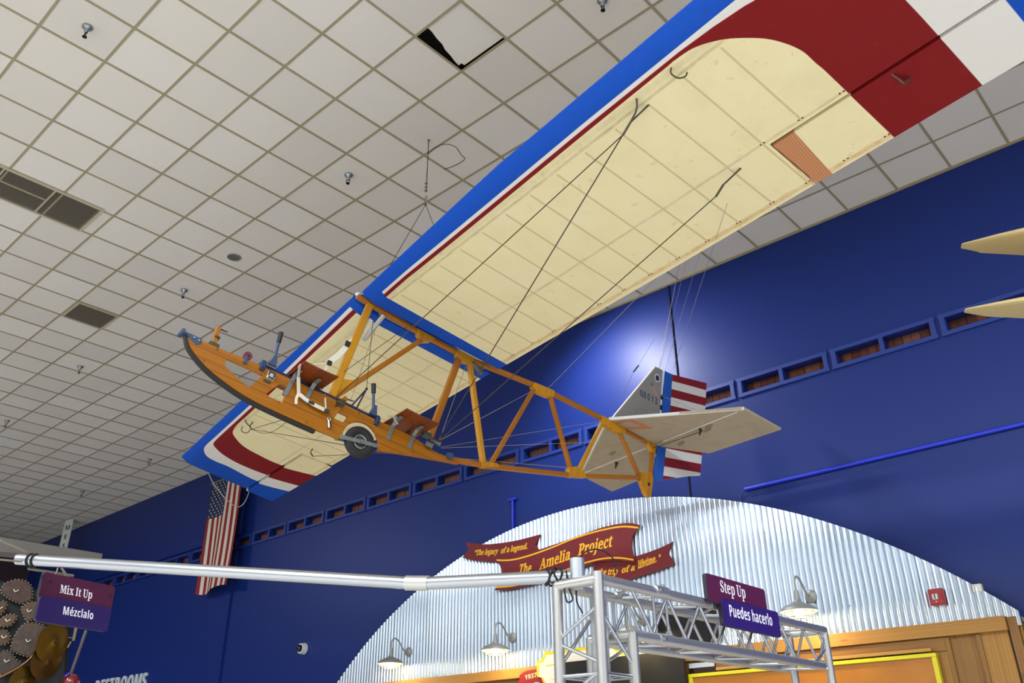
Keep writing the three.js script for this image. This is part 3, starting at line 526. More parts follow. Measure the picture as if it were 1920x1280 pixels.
    for (const [i, f] of [[0, 1], [rings.length - 1, -1]]) { const o = i * m, h = m / 2; for (let k = 0; k < h - 1; k++) { const a = o + k, b = o + k + 1, c = o + m - 1 - k, d = o + m - 2 - k; idx.push(a, b, c, b, d, c); } }
    const g = new THREE.BufferGeometry(); g.setAttribute('position', new THREE.Float32BufferAttribute(pos, 3)); g.setAttribute('uv', new THREE.Float32BufferAttribute(uv, 2)); g.setIndex(idx); return toCreasedNormals(g, 0.7);
  }
  const inner = [], outer = [];
  for (let k = 0; k <= 12; k++) inner.push([root + (ail - root) * k / 12]);
  for (let k = 0; k <= 6; k++) outer.push([ail + (tip - ail) * k / 6, k === 6 ? (R ? 0.1 : -0.13) : 0]);
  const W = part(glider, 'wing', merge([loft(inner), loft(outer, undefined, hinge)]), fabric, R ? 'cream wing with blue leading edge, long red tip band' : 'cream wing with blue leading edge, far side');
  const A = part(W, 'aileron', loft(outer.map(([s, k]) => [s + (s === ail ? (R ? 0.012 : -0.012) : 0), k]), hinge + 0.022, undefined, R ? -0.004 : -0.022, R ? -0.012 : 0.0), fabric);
  // ribs showing through the cloth as raised tapes
  const tape = mat('#cbb98a', 0.75);
  for (let k = 0; k < 13; k++) {
    const s = R ? k * 0.2906 : -0.71 - k * 0.272; const end = R ? (k > 11 ? 0.79 : 1.26) : (s < ail ? 0.88 : 1.25), start = R ? (k > 12 ? 0.4 : 0.01) : 0.07;
    if (Math.abs(s) > (R ? 3.5 : 3.7)) continue;
    const g = box(0.013, 0.003, end - start, s, -0.0012, -(start + end) / 2); part(W, 'rib_tape', g, tape);
  }
  // wire attachment horns on the spars
  const fit = mat('#4d483d', 0.5, 0.6);
  const pts = R ? [[2.886, -0.053], [2.944, 0.778]] : [[-3.372, 0.067], [-3.415, 0.865]];
  pts.forEach(([s, c], i) => {
    const d = R ? -1 : 1;
    const g = [curve([L3(s, c - 0.02, 0), L3(s + d * 0.03, c + 0.012, -0.05), L3(s + d * 0.1, c + 0.03, -0.1)], 0.0065, 10, 6), curve([L3(s + 0.02, c + 0.07, 0), L3(s + d * 0.04, c + 0.05, -0.05), L3(s + d * 0.1, c + 0.03, -0.1)], 0.0065, 10, 6), tube(L3(s + d * 0.1, c + 0.03, -0.1), L3(s + d * 0.17, c + 0.035, -0.16), 0.008, 8)];
    part(W, 'wire_fitting', merge(i ? g.slice(1) : g), fit);
  });
  // pitot style hook under the leading edge
  const hs = R ? 3.19 : -3.55, hc = R ? -0.09 : 0.1;
  part(W, 'hook', curve([L3(hs, hc, 0), L3(hs, hc + 0.0, -0.05), L3(hs + 0.02, hc + 0.04, -0.075), L3(hs + 0.05, hc + 0.07, -0.06), L3(hs + 0.06, hc + 0.075, -0.03)], 0.005, 20, 6), wireDark);
  if (R) { part(W, 'aileron_horn', merge([tube(L3(4.05, 0.86, 0), L3(4.08, 0.93, -0.05), 0.01, 8), tube(L3(4.08, 0.93, -0.05), L3(4.1, 0.95, -0.02), 0.016, 8)]), mat('#6b3a30', 0.5, 0.4)); }
  else {
    part(W, 'wing_tip_fitting', box(0.03, 0.05, 0.03, -5.24, 0, -0.93, 0.006), mat('#cfd2d2', 0.4, 0.3));
    part(W, 'tie_rope', curve([L3(-5.18, 0.35, -0.01), L3(-5.2, 0.45, -0.1), L3(-5.23, 0.7, -0.24), L3(-5.26, 0.88, -0.27), L3(-5.27, 0.95, -0.17), L3(-5.25, 0.96, -0.02)], 0.006, 40, 6), mat('#a59d86', 0.8));
  }
  return W;
}
wing(1); wing(-1);

{ // ---- pod
  const topE = spline([[-1.40, -1.035], [-1.355, -1.028], [-1.134, -1.026], [-0.82, -1.015], [-0.26, -1.018], [0.12, -1.034], [0.52, -1.037], [0.674, -1.06], [0.853, -1.085], [1.06, -1.066]], 3);
  const well = []; for (let k = 0; k <= 14; k++) { const a = -0.15 + (Math.PI + 0.3) * k / 14; well.push([0.1 + 0.168 * Math.cos(a), -1.28 + 0.168 * Math.sin(a)]); }
  const bot = [[1.06, -1.108], [0.70, -1.188], [0.423, -1.254], [0.29, -1.288], ...well, [-0.1, -1.352], [-0.133, -1.338], [-0.3, -1.342], ...spline([[-0.45, -1.34], [-0.72, -1.332], [-0.864, -1.32], [-0.98, -1.302], [-1.11, -1.269], [-1.23, -1.23], [-1.33, -1.178], [-1.417, -1.117], [-1.462, -1.055]], 3)];
  const sh = outline([...topE, ...bot]);
  const hole = pts => { const p = new THREE.Path(); const s = new THREE.CatmullRomCurve3(pts.map(q => V(q[0], q[1], 0)), true, 'catmullrom', 0.18).getPoints(pts.length * 4); s.forEach((q, i) => i ? p.lineTo(q.x, q.y) : p.moveTo(q.x, q.y)); sh.holes.push(p); };
  hole([[-1.137, -1.105], [-1.119, -1.08], [-1.062, -1.08], [-0.845, -1.083], [-0.826, -1.092], [-0.881, -1.199], [-0.899, -1.23], [-0.925, -1.232], [-1.104, -1.164], [-1.132, -1.14]]);
  hole([[-0.761, -1.226], [-0.752, -1.2], [-0.685, -1.097], [-0.666, -1.09], [-0.615, -1.101], [-0.61, -1.232], [-0.629, -1.243], [-0.743, -1.24]]);
  hole([[-0.207, -1.17], [-0.19, -1.115], [-0.14, -1.11], [-0.066, -1.112], [-0.058, -1.128], [-0.075, -1.178], [-0.09, -1.188], [-0.195, -1.188]]);
  const g = extrude(sh, 0.025, 0.004); g.translate(0, 0, 0.006); g.rotateY(Math.PI / 2); g.translate(MID, 0, 0);
  const pod = part(glider, 'fuselage_pod', toCreasedNormals(g, 0.5), varnishPod, 'varnished plywood pod with lightening holes');
  const F = MID + 0.031, I = MID + 0.006;            // outer faces of the pod
  const skid = spline([[-1.465, -1.035], [-1.423, -1.117], [-1.336, -1.184], [-1.234, -1.238], [-1.113, -1.279], [-0.98, -1.312], [-0.864, -1.33], [-0.72, -1.342], [-0.45, -1.35], [-0.3, -1.352]], 4);
  const back = skid.map(([c, h], i) => { const a = skid[Math.max(0, i - 1)], b = skid[Math.min(skid.length - 1, i + 1)], l = Math.hypot(b[0] - a[0], b[1] - a[1]); return [c + (b[1] - a[1]) / l * 0.018, h - (b[0] - a[0]) / l * 0.018]; }).reverse();
  part(pod, 'skid_runner', extrude(outline([...skid, ...back]), 0.044, 0.002).translate(0, 0, -0.004).rotateY(Math.PI / 2).translate(MID, 0, 0), rubber, 'black skid runner');
  part(pod, 'top_rail', merge([bar(L3(MID, -0.85, -1.0), L3(MID, -0.27, -1.006), 0.026, 0.05), bar(L3(MID, -0.27, -1.006), L3(MID, 0.19, -1.024), 0.026, 0.05)]), railBlue);
  part(pod, 'nose_bracket', merge([extrude(outline([[-1.51, -1.04], [-1.5, -1.018], [-1.474, -1.018], [-1.352, -1.018], [-1.345, -1.062], [-1.38, -1.086], [-1.455, -1.046]]), 0.056, 0.003).translate(0, 0, -0.02).rotateY(Math.PI / 2).translate(MID, 0, 0), tube(L3(MID - 0.04, -1.5, -1.03), L3(MID + 0.06, -1.5, -1.03), 0.017, 12)]), fittingBlue, 'blue metal nose bracket');
  part(pod, 'bolt', merge([[-1.37, -1.045], [-1.41, -1.04], [-1.5, -1.04]].map(([c, h]) => tube(L3(F, c, h), L3(F + 0.014, c, h), 0.008, 8))), steel);
  // rudder posts with foot pins
  const post = part(glider, 'rudder_post', bar(L3(MID, -1.25, -1.03), L3(MID, -1.262, -0.852), 0.034, 0.05), varnish);
  part(post, 'foot_pin', tube(L3(MID, -1.262, -0.858), L3(MID + 0.02, -1.19, -0.866), 0.007, 8, 0.004), dark);
  part(post, 'pivot_plate', merge([box(0.06, 0.04, 0.08, MID, -1.018, 1.252, 0.004), tube(L3(MID - 0.03, -1.252, -0.945), L3(MID + 0.05, -1.25, -0.948), 0.006, 8), box(0.07, 0.012, 0.045, MID, -0.945, 1.25, 0.003)]), mat('#4f4a33', 0.5, 0.5));
  const post2 = part(glider, 'rudder_post', bar(L3(MID + 0.02, -0.2, -1.19), L3(MID + 0.02, -0.115, -0.965), 0.04, 0.05), varnish);
  part(post2, 'foot_pin', tube(L3(MID + 0.02, -0.115, -0.97), L3(MID + 0.04, -0.045, -0.972), 0.007, 8, 0.004), dark);
  part(post2, 'pivot_plate', merge([box(0.07, 0.05, 0.07, MID + 0.02, -1.03, 0.155, 0.004), box(0.08, 0.014, 0.05, MID + 0.02, -1.07, 0.165, 0.003)]), mat('#4a4a38', 0.5, 0.5));
  // instrument wheel, placards
  const pu = part(glider, 'red_pulley', new THREE.CylinderGeometry(0.034, 0.034, 0.03, 26).rotateZ(Math.PI / 2).translate(F - 0.02, -0.982, 0.983), mat('#7a1f24', 0.4));
  part(pu, 'pulley_mount', merge([box(0.014, 0.06, 0.026, F + 0.006, -1.025, 0.993, 0.004), box(0.04, 0.02, 0.032, F - 0.01, -1.058, 0.993, 0.004), tube(L3(F - 0.01, -0.983, -0.982), L3(F + 0.018, -0.983, -0.982), 0.008, 8)]), fittingBlue);
  const pl = part(glider, 'instrument_plate', box(0.014, 0.062, 0.066, F + 0.006, -1.068, 0.768, 0.004), mat('#c9cabf', 0.4, 0.2));
  part(pl, 'instrument_face', merge([box(0.008, 0.04, 0.012, F + 0.015, -1.055, 0.79), box(0.008, 0.014, 0.05, F + 0.015, -1.09, 0.765), box(0.008, 0.02, 0.016, F + 0.015, -1.065, 0.748), box(0.008, 0.01, 0.05, F + 0.015, -1.044, 0.762)]), mat('#33383a', 0.4));
  part(glider, 'name_plate', box(0.006, 0.022, 0.062, F + 0.004, -1.126, 0.785, 0.002), mat('#2d3a38', 0.4));
  const latch = part(glider, 'tow_release', merge([tube(L3(F + 0.01, -0.215, -1.225), L3(F + 0.02, -0.2, -1.29), 0.011, 10), new THREE.TorusGeometry(0.013, 0.005, 8, 16).rotateY(Math.PI / 2).translate(F + 0.012, -1.215, 0.217)]), mat('#c7c2b4', 0.3, 0.8));
  part(latch, 'lever', tube(L3(F + 0.022, -0.208, -1.235), L3(F + 0.024, -0.188, -1.285), 0.006, 8), mat('#2e2b27', 0.4, 0.6));
  // control sticks
  function stick(c0, h0, c1, h1, clampC) {
    const p = V(MID + 0.05, h0, -c0), q = V(MID + 0.05, h1, -c1), d = new THREE.Vector3().subVectors(q, p);
    const at = k => p.clone().addScaledVector(d, k);
    const s = part(glider, 'control_stick', merge([tube(at(0.2), at(0.78), 0.0125, 10), extrude(outline([[-0.04, 0], [0.03, 0], [0.012, 0.09], [-0.012, 0.09]]), 0.03, 0.003).translate(0, 0, -0.015).rotateY(Math.PI / 2).translate(p.x, p.y, p.z)]), fittingBlue);
    part(s, 'grip', tube(at(0.7), at(1.0), 0.0185, 12, 0.02), grip);
    part(s, 'pivot_clamp', merge([box(0.1, 0.05, 0.035, MID, h0 - 0.005, -clampC, 0.006), box(0.03, 0.07, 0.04, F + 0.015, h0 - 0.035, -clampC, 0.006), tube(V(F, h0 - 0.05, -clampC), V(F + 0.045, h0 - 0.05, -clampC), 0.01, 8)]), mat('#2f3f66', 0.4, 0.4));
  }
  stick(-0.785, -0.99, -0.80, -0.68, -0.855); stick(0.148, -1.02, 0.088, -0.745, 0.2);
  const vl = part(glider, 'cable_lever', merge([tube(L3(MID + 0.05, -0.055, -1.015), L3(MID + 0.05, 0.035, -0.82), 0.007, 8), tube(L3(MID + 0.05, -0.01, -1.02), L3(MID + 0.05, 0.035, -0.82), 0.007, 8)]), mat('#252a44', 0.4, 0.3));
  part(vl, 'shackle', new THREE.SphereGeometry(0.012, 10, 8).translate(MID + 0.05, -0.818, -0.035), dark);
  // seats: bent plywood pans carried on grey straps
  function seat(c0, c1, h) {
    const pts = [[c0, h], [c0 + 0.05, h - 0.004], [c0 + 0.16, h - 0.007], [c1 - 0.06, h - 0.005], [c1, h]];
    const lo = spline(pts, 5), up = lo.map(([c, y]) => [c, y + 0.012]).reverse();
    const half = 0.275; const g = extrude(outline([...lo, ...up]), half * 2, 0.002).translate(0, 0, -half).rotateY(Math.PI / 2).translate(MID, 0, 0);
    // rounded front corners
    const p = g.attributes.position; for (let i = 0; i < p.count; i++) { const t = Math.abs(p.getX(i) - MID) / half, c = -p.getZ(i); if (t > 0.6) { const k = (t - 0.6) / 0.4; p.setZ(i, -(c0 + (c - c0) * (1 - 0.1 * k * k) + 0.045 * k * k)); } }
    g.computeVertexNormals();
    const s = part(glider, 'seat', toCreasedNormals(g, 0.6), seatWood, 'bent plywood seat pan');
    for (const c of [c0 + 0.07, c1 - 0.09]) for (const e of [1, -1]) {
      const x = e > 0 ? F + 0.004 : I - 0.004, o = e;
      part(s, 'seat_strap', merge([bar(V(x, h - 0.2, -c + 0.02), V(x + o * 0.004, h - 0.06, -c), 0.034, 0.006, V(1, 0, 0)), bar(V(x, h - 0.065, -c), V(x + o * 0.05, h - 0.022, -c), 0.034, 0.006, V(0, 1, 0)), bar(V(x + o * 0.045, h - 0.024, -c), V(x + o * 0.13, h - 0.021, -c), 0.034, 0.006, V(0, 1, 0))]), bracketGrey);
    }
  }
  seat(-0.665, -0.335, -0.968); seat(0.285, 0.655, -0.968);
  // harnesses
  const strap = (pts, w, m = webbing) => { const gs = []; for (let i = 0; i < pts.length - 1; i++) gs.push(bar(pts[i], pts[i + 1], w, 0.005, V(1, 0.1, 0.1), 0.002)); return merge(gs); };
  const hz = part(glider, 'harness', merge([
    strap([L3(F + 0.2, -0.64, -0.985), L3(F + 0.08, -0.58, -1.02), L3(F + 0.02, -0.52, -1.12)], 0.03),
    strap([L3(F + 0.02, -0.52, -1.12), L3(F + 0.03, -0.45, -1.15), L3(F + 0.035, -0.36, -1.165), L3(F + 0.03, -0.27, -1.165)], 0.034),
    strap([L3(F + 0.02, -0.52, -1.12), L3(F + 0.025, -0.53, -1.17), L3(F + 0.02, -0.518, -1.215)], 0.024),
    strap([L3(MID, -0.33, -0.86), L3(MID + 0.02, -0.30, -1.0), L3(F + 0.02, -0.265, -1.16)], 0.014)]), webbing, 'off-white webbing harness');
  part(hz, 'buckle', merge([box(0.012, 0.026, 0.05, F + 0.035, -1.158, 0.405, 0.002), box(0.02, 0.03, 0.045, F + 0.035, -1.17, 0.262, 0.004)]), mat('#4b483f', 0.35, 0.7));
  const hu = part(glider, 'shoulder_harness', merge([strap([L3(MID, -0.05, -0.12), L3(MID, -0.11, -0.3), L3(MID, -0.2, -0.46)], 0.045), strap([L3(MID, -0.2, -0.46), L3(MID, -0.26, -0.6), L3(MID, -0.33, -0.72)], 0.05), strap([L3(MID, -0.33, -0.72), L3(MID, -0.345, -0.82), L3(MID, -0.33, -0.98)], 0.02), strap([L3(MID, -0.35, -0.73), L3(MID, -0.45, -0.79)], 0.012)]), webbing, 'white shoulder harness webbing');
  const buckleSteel = mat('#3a3a3a', 0.35, 0.7);
  part(hu, 'buckle', box(0.02, 0.05, 0.06, MID + 0.01, -0.47, 0.205, 0.004), buckleSteel); part(hu, 'buckle', box(0.02, 0.04, 0.04, MID + 0.012, -0.72, 0.325, 0.004), buckleSteel);
  part(glider, 'harness', merge([strap([L3(F + 0.05, 0.26, -0.99), L3(F + 0.07, 0.32, -0.98), L3(F + 0.03, 0.36, -1.03)], 0.02), box(0.02, 0.03, 0.05, F + 0.06, -0.98, -0.35, 0.004), tube(L3(F + 0.08, 0.3, -0.985), L3(F + 0.05, 0.37, -1.02), 0.01, 8)]), mat('#9a988c', 0.6), 'grey buckled lap belt');
  // wheel
  const wh = part(glider, 'wheel', new THREE.TorusGeometry(0.097, 0.04, 16, 40).scale(1, 1, 0.9).rotateY(Math.PI / 2).translate(MID + 0.012, -1.282, -0.1), rubber, 'small black rubber tyre');
  part(wh, 'hub', new THREE.CylinderGeometry(0.062, 0.062, 0.05, 30).rotateZ(Math.PI / 2).translate(MID, -1.282, -0.1), mat('#4a4844', 0.5, 0.5));
  part(wh, 'rim', new THREE.TorusGeometry(0.056, 0.008, 8, 32).rotateY(Math.PI / 2).translate(MID + 0.026, -1.282, -0.1), aluBright);
  part(glider, 'axle_plate', merge([bar(L3(F + 0.012, -0.092, -1.318), L3(F + 0.012, 0.245, -1.264), 0.034, 0.01), tube(L3(MID - 0.05, 0.1, -1.284), L3(F + 0.028, 0.1, -1.284), 0.014, 12), bar(L3(I - 0.012, -0.092, -1.318), L3(I - 0.012, 0.245, -1.264), 0.034, 0.01)]), bracketGrey, 'grey metal axle plate');
  const bf = part(glider, 'brace_fitting', merge([tube(L3(F, 0.74, -1.0), L3(F + 0.05, 0.82, -1.03), 0.022, 12), tube(L3(F + 0.02, 0.69, -1.06), L3(F + 0.04, 0.75, -1.07), 0.028, 12), box(0.05, 0.05, 0.08, F + 0.02, -0.985, -0.68, 0.008)]), mat('#5f625c', 0.4, 0.7));
  part(bf, 'roller', merge([tube(L3(F - 0.01, 0.955, -1.075), L3(F + 0.03, 0.955, -1.075), 0.028, 16), box(0.04, 0.06, 0.05, F, -1.075, -0.955, 0.008)]), fittingBlue);
}
{ // ---- timber frame
  const W = 0.048, D = 0.05;
  const st = (name, a, b, w, d, m = varnish) => part(glider, name, bar(L3(MID, ...a), L3(MID, ...b), w, d), m);
  st('keel_beam', [-0.24, 0.03], [0.54, -0.012], 0.036, 0.05); st('keel_beam', [0.53, -0.012], [1.14, -0.008], 0.036, 0.05);
  st('strut', [-0.1, 0.02], [-0.23, -1.02], 0.062, 0.045, varnishLight);
  st('strut', [0.511, -0.02], [-0.2, -0.985], 0.046, 0.042, varnish);
  st('strut', [0.911, 0.0], [0.745, -0.96], 0.056, 0.05, varnish);
  st('strut', [1.008, 0.0], [1.345, -1.0], 0.046, 0.046, varnishLight);
  st('upper_longeron', [1.1, -0.006], [1.93, 0.085], 0.042, 0.045); st('upper_longeron', [1.91, 0.082], [2.9, 0.105], 0.042, 0.045); st('upper_longeron', [2.88, 0.105], [3.54, 0.1], 0.038, 0.042);
  st('lower_longeron', [0.96, -1.085], [1.38, -0.99], 0.042, 0.045); st('lower_longeron', [1.37, -0.993], [2.43, -0.683], 0.042, 0.045); st('lower_longeron', [2.42, -0.686], [3.46, -0.318], 0.04, 0.042);
  st('web_member', [1.83, 0.06], [1.42, -0.96], 0.04, 0.04); st('web_member', [2.013, 0.08], [2.39, -0.67], 0.04, 0.04); st('web_member', [2.775, 0.09], [2.46, -0.65], 0.038, 0.04, varnishLight); st('web_member', [2.984, 0.08], [3.34, -0.36], 0.036, 0.038); st('tail_post', [3.515, 0.1], [3.5, -0.32], 0.034, 0.038);
  const gus = (name, pts, d = 0.056) => part(glider, name, extrude(outline(pts), d, 0.002).translate(0, 0, -d / 2).rotateY(Math.PI / 2).translate(MID, 0, 0), varnishLight);
  gus('gusset', [[1.8, 0.09], [2.06, 0.115], [2.06, 0.04], [1.99, 0.01], [1.87, 0.0], [1.78, 0.03]]);
  gus('gusset', [[1.3, -0.98], [1.48, -0.93], [1.5, -0.965], [1.32, -1.03]]);
  gus('gusset', [[2.33, -0.64], [2.43, -0.59], [2.54, -0.6], [2.56, -0.66], [2.35, -0.73]]);
  gus('gusset', [[2.72, 0.12], [3.08, 0.125], [3.08, 0.06], [2.98, 0.02], [2.76, 0.03]]);
  gus('gusset', [[3.4, 0.12], [3.55, 0.12], [3.54, -0.01], [3.48, 0.02]]);
  gus('gusset', [[0.4, 0.01], [0.6, 0.005], [0.56, -0.05], [0.49, -0.09], [0.42, -0.05]]);
  gus('gusset', [[-0.22, -0.82], [-0.1, -0.78], [-0.02, -0.73], [-0.11, -0.88], [-0.22, -1.01]], 0.03);
  gus('gusset', [[0.85, 0.01], [1.05, 0.01], [1.03, -0.06], [0.93, -0.09], [0.86, -0.05]]);
  gus('tail_skid', [[3.34, -0.30], [3.33, -0.40], [3.40, -0.51], [3.44, -0.54], [3.49, -0.53], [3.52, -0.30], [3.48, -0.24]], 0.05);
  part(glider, 'skid_bolt', tube(L3(MID - 0.03, 3.45, -0.4), L3(MID + 0.03, 3.45, -0.4), 0.018, 12), mat('#3b3324', 0.5, 0.4));
  // covered walkway between the wing roots
  part(glider, 'root_fairing', merge([bar(L3(MID - 0.035, 0.02, 0.01), L3(MID - 0.035, 0.86, 0.0), 0.03, 0.025)]), mat('#7d6f54', 0.7));
  part(glider, 'nose_fairing', new THREE.SphereGeometry(0.03, 16, 12).scale(0.8, 0.8, 1).translate(MID - 0.01, 0.06, 0.225), mat('#c4cdd4', 0.4, 0.3));
  const strut2 = part(glider, 'wrapped_stay', tube(L3(MID, 0.05, -0.03), L3(MID - 0.03, -0.06, -0.33), 0.022, 10), mat('#b5b0a2', 0.8), 'grey wrapped stay');
  part(glider, 'root_fitting', merge([tube(L3(MID, 1.05, -0.02), L3(MID - 0.08, 1.22, -0.03), 0.03, 12), box(0.1, 0.03, 0.16, MID - 0.04, -0.005, -1.14, 0.01)]), mat('#6c7078', 0.4, 0.6));
}
{ // ---- tail
  const X = [2.84, 3.68, 0.1, 1.16];
  const tx = canvas(640, 808, (x, w, h) => {
    const P = (c, y) => [(c - X[0]) / (X[1] - X[0]) * w, (X[3] - y) / (X[3] - X[2]) * h];
    x.fillStyle = '#8a857c'; x.fillRect(0, 0, w, h);
    for (let i = 0; i < 400; i++) { x.globalAlpha = 0.06; x.fillStyle = rnd() < 0.5 ? '#6f6a62' : '#a09a8e'; x.beginPath(); x.ellipse(rr(0, w), rr(0, h), rr(5, 30), rr(3, 20), 0, 0, 7); x.fill(); } x.globalAlpha = 1;
    x.strokeStyle = '#e9e4d8'; x.lineWidth = 26; x.beginPath(); x.moveTo(...P(2.84, 0.115)); x.lineTo(...P(3.525, 1.14)); x.stroke();
    x.save(); x.translate(...P(3.565, 0.985)); x.rotate(0.25); x.fillStyle = '#d8d8d4'; x.beginPath(); x.ellipse(0, 0, 34, 42, 0, 0, 7); x.fill(); x.fillStyle = '#1b2450'; x.beginPath(); x.ellipse(0, 0, 24, 31, 0, 0, 7); x.fill(); x.restore();
    x.fillStyle = '#5b5f9a'; x.beginPath(); x.ellipse(...P(3.475, 0.86), 16, 16, 0, 0, 7); x.fill();
    x.globalAlpha = 0.75; x.fillStyle = '#b58270'; for (let i = 0; i < 6; i++) { x.beginPath(); x.ellipse(P(3.53, 0)[0] + rr(-30, 30), P(0, 0.80)[1] + rr(-28, 28), rr(16, 30), rr(10, 20), rr(0, 3), 0, 7); x.fill(); } x.globalAlpha = 1;
    x.fillStyle = '#27325c'; x.font = 'bold 92px sans-serif'; 'N8013'.split('').forEach((ch, i) => { x.save(); x.translate(...P(3.285 + i * 0.0615, 0.62 + i * 0.002)); x.rotate(-0.02); x.scale(0.62, 1); x.fillText(ch, 0, 0); x.restore(); });
    x.strokeStyle = '#5f6b3e'; x.lineWidth = 4; x.beginPath(); x.arc(...P(3.36, 0.33), 105, Math.PI, 2 * Math.PI - 0.3); x.stroke();
    x.fillStyle = '#1c5a33'; x.beginPath(); x.moveTo(...P(3.37, 0.2)); x.lineTo(...P(3.57, 0.33)); x.lineTo(...P(3.56, 0.27)); x.lineTo(...P(3.45, 0.17)); x.fill();
    x.fillStyle = '#1f4f7d'; x.beginPath(); x.ellipse(...P(3.11, 0.22), 46, 24, 0.5, 0, 7); x.fill(); x.fillStyle = '#2d6a4c'; x.beginPath(); x.ellipse(...P(3.16, 0.19), 28, 16, 0.6, 0, 7); x.fill(); x.fillStyle = '#b0703a'; x.beginPath(); x.ellipse(...P(3.05, 0.25), 26, 8, 0.2, 0, 7); x.fill();
  });
  const fin = planar(extrude(outline([[2.857, 0.12], [3.523, 1.129], [3.65, 1.138], [3.612, 0.539], [3.6, 0.12]]), 0.03, 0.004), ...X).translate(0, 0, -0.015).rotateY(Math.PI / 2).translate(MID, 0, 0);
  const f = part(glider, 'fin', fin, new THREE.MeshStandardMaterial({ map: tx, roughness: 0.7 }), 'grey fabric fin with dark registration letters');
  part(f, 'fin_post', bar(L3(MID, 3.605, 0.12), L3(MID, 3.662, 1.13), 0.02, 0.034), mat('#d5d7da', 0.5));
  part(f, 'hinge', merge([[3.64, 0.76], [3.63, 0.62], [3.6, 0.2]].map(([c, h]) => box(0.05, 0.06, 0.03, MID, h, -c, 0.004))), dark);
  // rudder with slanting stripes
  const Y = [3.5, 4.46, -0.34, 1.36];
  const rx = canvas(576, 1020, (x, w, h) => {
    const P = (c, y) => [(c - Y[0]) / (Y[1] - Y[0]) * w, (Y[3] - y) / (Y[3] - Y[2]) * h]; const k = 0.255;
    for (let i = 0; i < 16; i++) { const t = 1.335 - i * 0.1125; x.fillStyle = i % 2 ? '#d9d4cb' : '#821618'; x.beginPath(); for (const [c, y] of [[3.4, t], [4.5, t], [4.5, t - 0.114], [3.4, t - 0.114]]) x.lineTo(...P(c, y + k * (c - 4.43))); x.fill(); }
    x.fillStyle = '#1c55ac'; x.beginPath(); for (const [c, y] of [[3.4, 1.4], [3.838, 1.4], [3.78, 0.6], [3.722, 0.16], [3.66, -0.4], [3.4, -0.4]]) x.lineTo(...P(c, y)); x.fill();
    for (let i = 0; i < 200; i++) { x.globalAlpha = 0.05; x.fillStyle = rnd() < 0.5 ? '#000' : '#fff'; x.fillRect(rr(0, w), rr(0, h), rr(2, 10), rr(2, 20)); }
  });
  part(glider, 'rudder', planar(extrude(outline([[3.69, 1.146], [3.83, 1.163], [4.436, 1.329], [4.40, 0.93], [4.328, 0.314], [4.294, 0.033], [4.111, -0.044], [3.674, -0.257], [3.53, -0.314], [3.59, 0.113], [3.635, 0.54]]), 0.028, 0.004), ...Y).translate(0, 0, -0.014).rotateY(Math.PI / 2).translate(MID, 0, 0), new THREE.MeshStandardMaterial({ map: rx, roughness: 0.55 }), 'rudder with a blue band and red and white stripes');
  // tailplane and elevators
  const sp = [-1.26, 1.26, 2.8, 4.16];
  const sx = canvas(1024, 552, (x, w, h) => {
    const P = (t, c) => [(t - sp[0]) / (sp[1] - sp[0]) * w, (sp[3] - c) / (sp[3] - sp[2]) * h];
    x.fillStyle = '#a3957c'; x.fillRect(0, 0, w, h);
    for (let i = 0; i < 700; i++) { x.globalAlpha = 0.05; x.fillStyle = rnd() < 0.5 ? '#7c6d55' : '#bcae93'; x.beginPath(); x.ellipse(rr(0, w), rr(0, h), rr(6, 45), rr(4, 26), rr(0, 3), 0, 7); x.fill(); } x.globalAlpha = 1;
    x.strokeStyle = '#b0714f'; x.lineWidth = 22; x.beginPath(); [[0.0, 2.94], [0.18, 2.96], [0.22, 3.22], [-0.03, 3.05]].forEach(([t, c], i) => i ? x.lineTo(...P(t, c)) : x.moveTo(...P(t, c))); x.closePath(); x.stroke();
    x.globalAlpha = 0.5; x.fillStyle = '#5d5240'; for (const [t, c] of [[0.72, 3.6], [0.66, 3.65], [-0.5, 3.4], [0.25, 3.7]]) { x.beginPath(); x.ellipse(...P(t, c), 26, 12, 0.3, 0, 7); x.fill(); } x.globalAlpha = 1;
  });
  const sm = new THREE.MeshStandardMaterial({ map: sx, roughness: 0.7 });
  const flat = pts => { const g = planar(extrude(outline(pts), 0.03, 0.005), ...sp); g.rotateX(-Math.PI / 2); g.translate(MID, 0.115, 0); return g; };
  // extrude runs along up after the turn: (t, c) -> (t, up, -c)
  const tp = part(glider, 'tailplane', flat([[0.015, 2.84], [1.2, 3.535], [-1.2, 3.535], [-0.015, 2.84]]), sm, 'stained fabric tailplane');
  for (const e of [1, -1]) {
    part(tp, 'leading_edge', bar(V(MID + e * 0.01, 0.13, -2.84), V(MID + e * 1.21, 0.13, -3.56), 0.02, 0.034, V(0, 1, 0)), mat('#d6d3cb', 0.5));
    part(tp, 'elevator', flat(e > 0 ? [[0.03, 3.55], [1.215, 3.55], [1.22, 3.62], [1.235, 4.12], [0.33, 4.075], [0.03, 3.63]] : [[-0.03, 3.55], [-0.03, 3.63], [-0.33, 4.075], [-1.235, 4.12], [-1.22, 3.62], [-1.215, 3.55]]), sm);
    part(tp, 'hinge_strip', bar(V(MID + e * 0.13, 0.113, -3.545), V(MID + e * 1.14, 0.113, -3.545), 0.016, 0.006, V(0, 1, 0)), mat('#d5d0c2', 0.6));
    part(tp, 'control_horn', extrude(outline([[0, 0], [0.05, 0], [0.012, -0.09], [0, -0.09]]), 0.008, 0.002).rotateY(Math.PI / 2).translate(MID + e * 0.62, 0.115, -3.56), mat('#4a4438', 0.5, 0.4));
  }
}
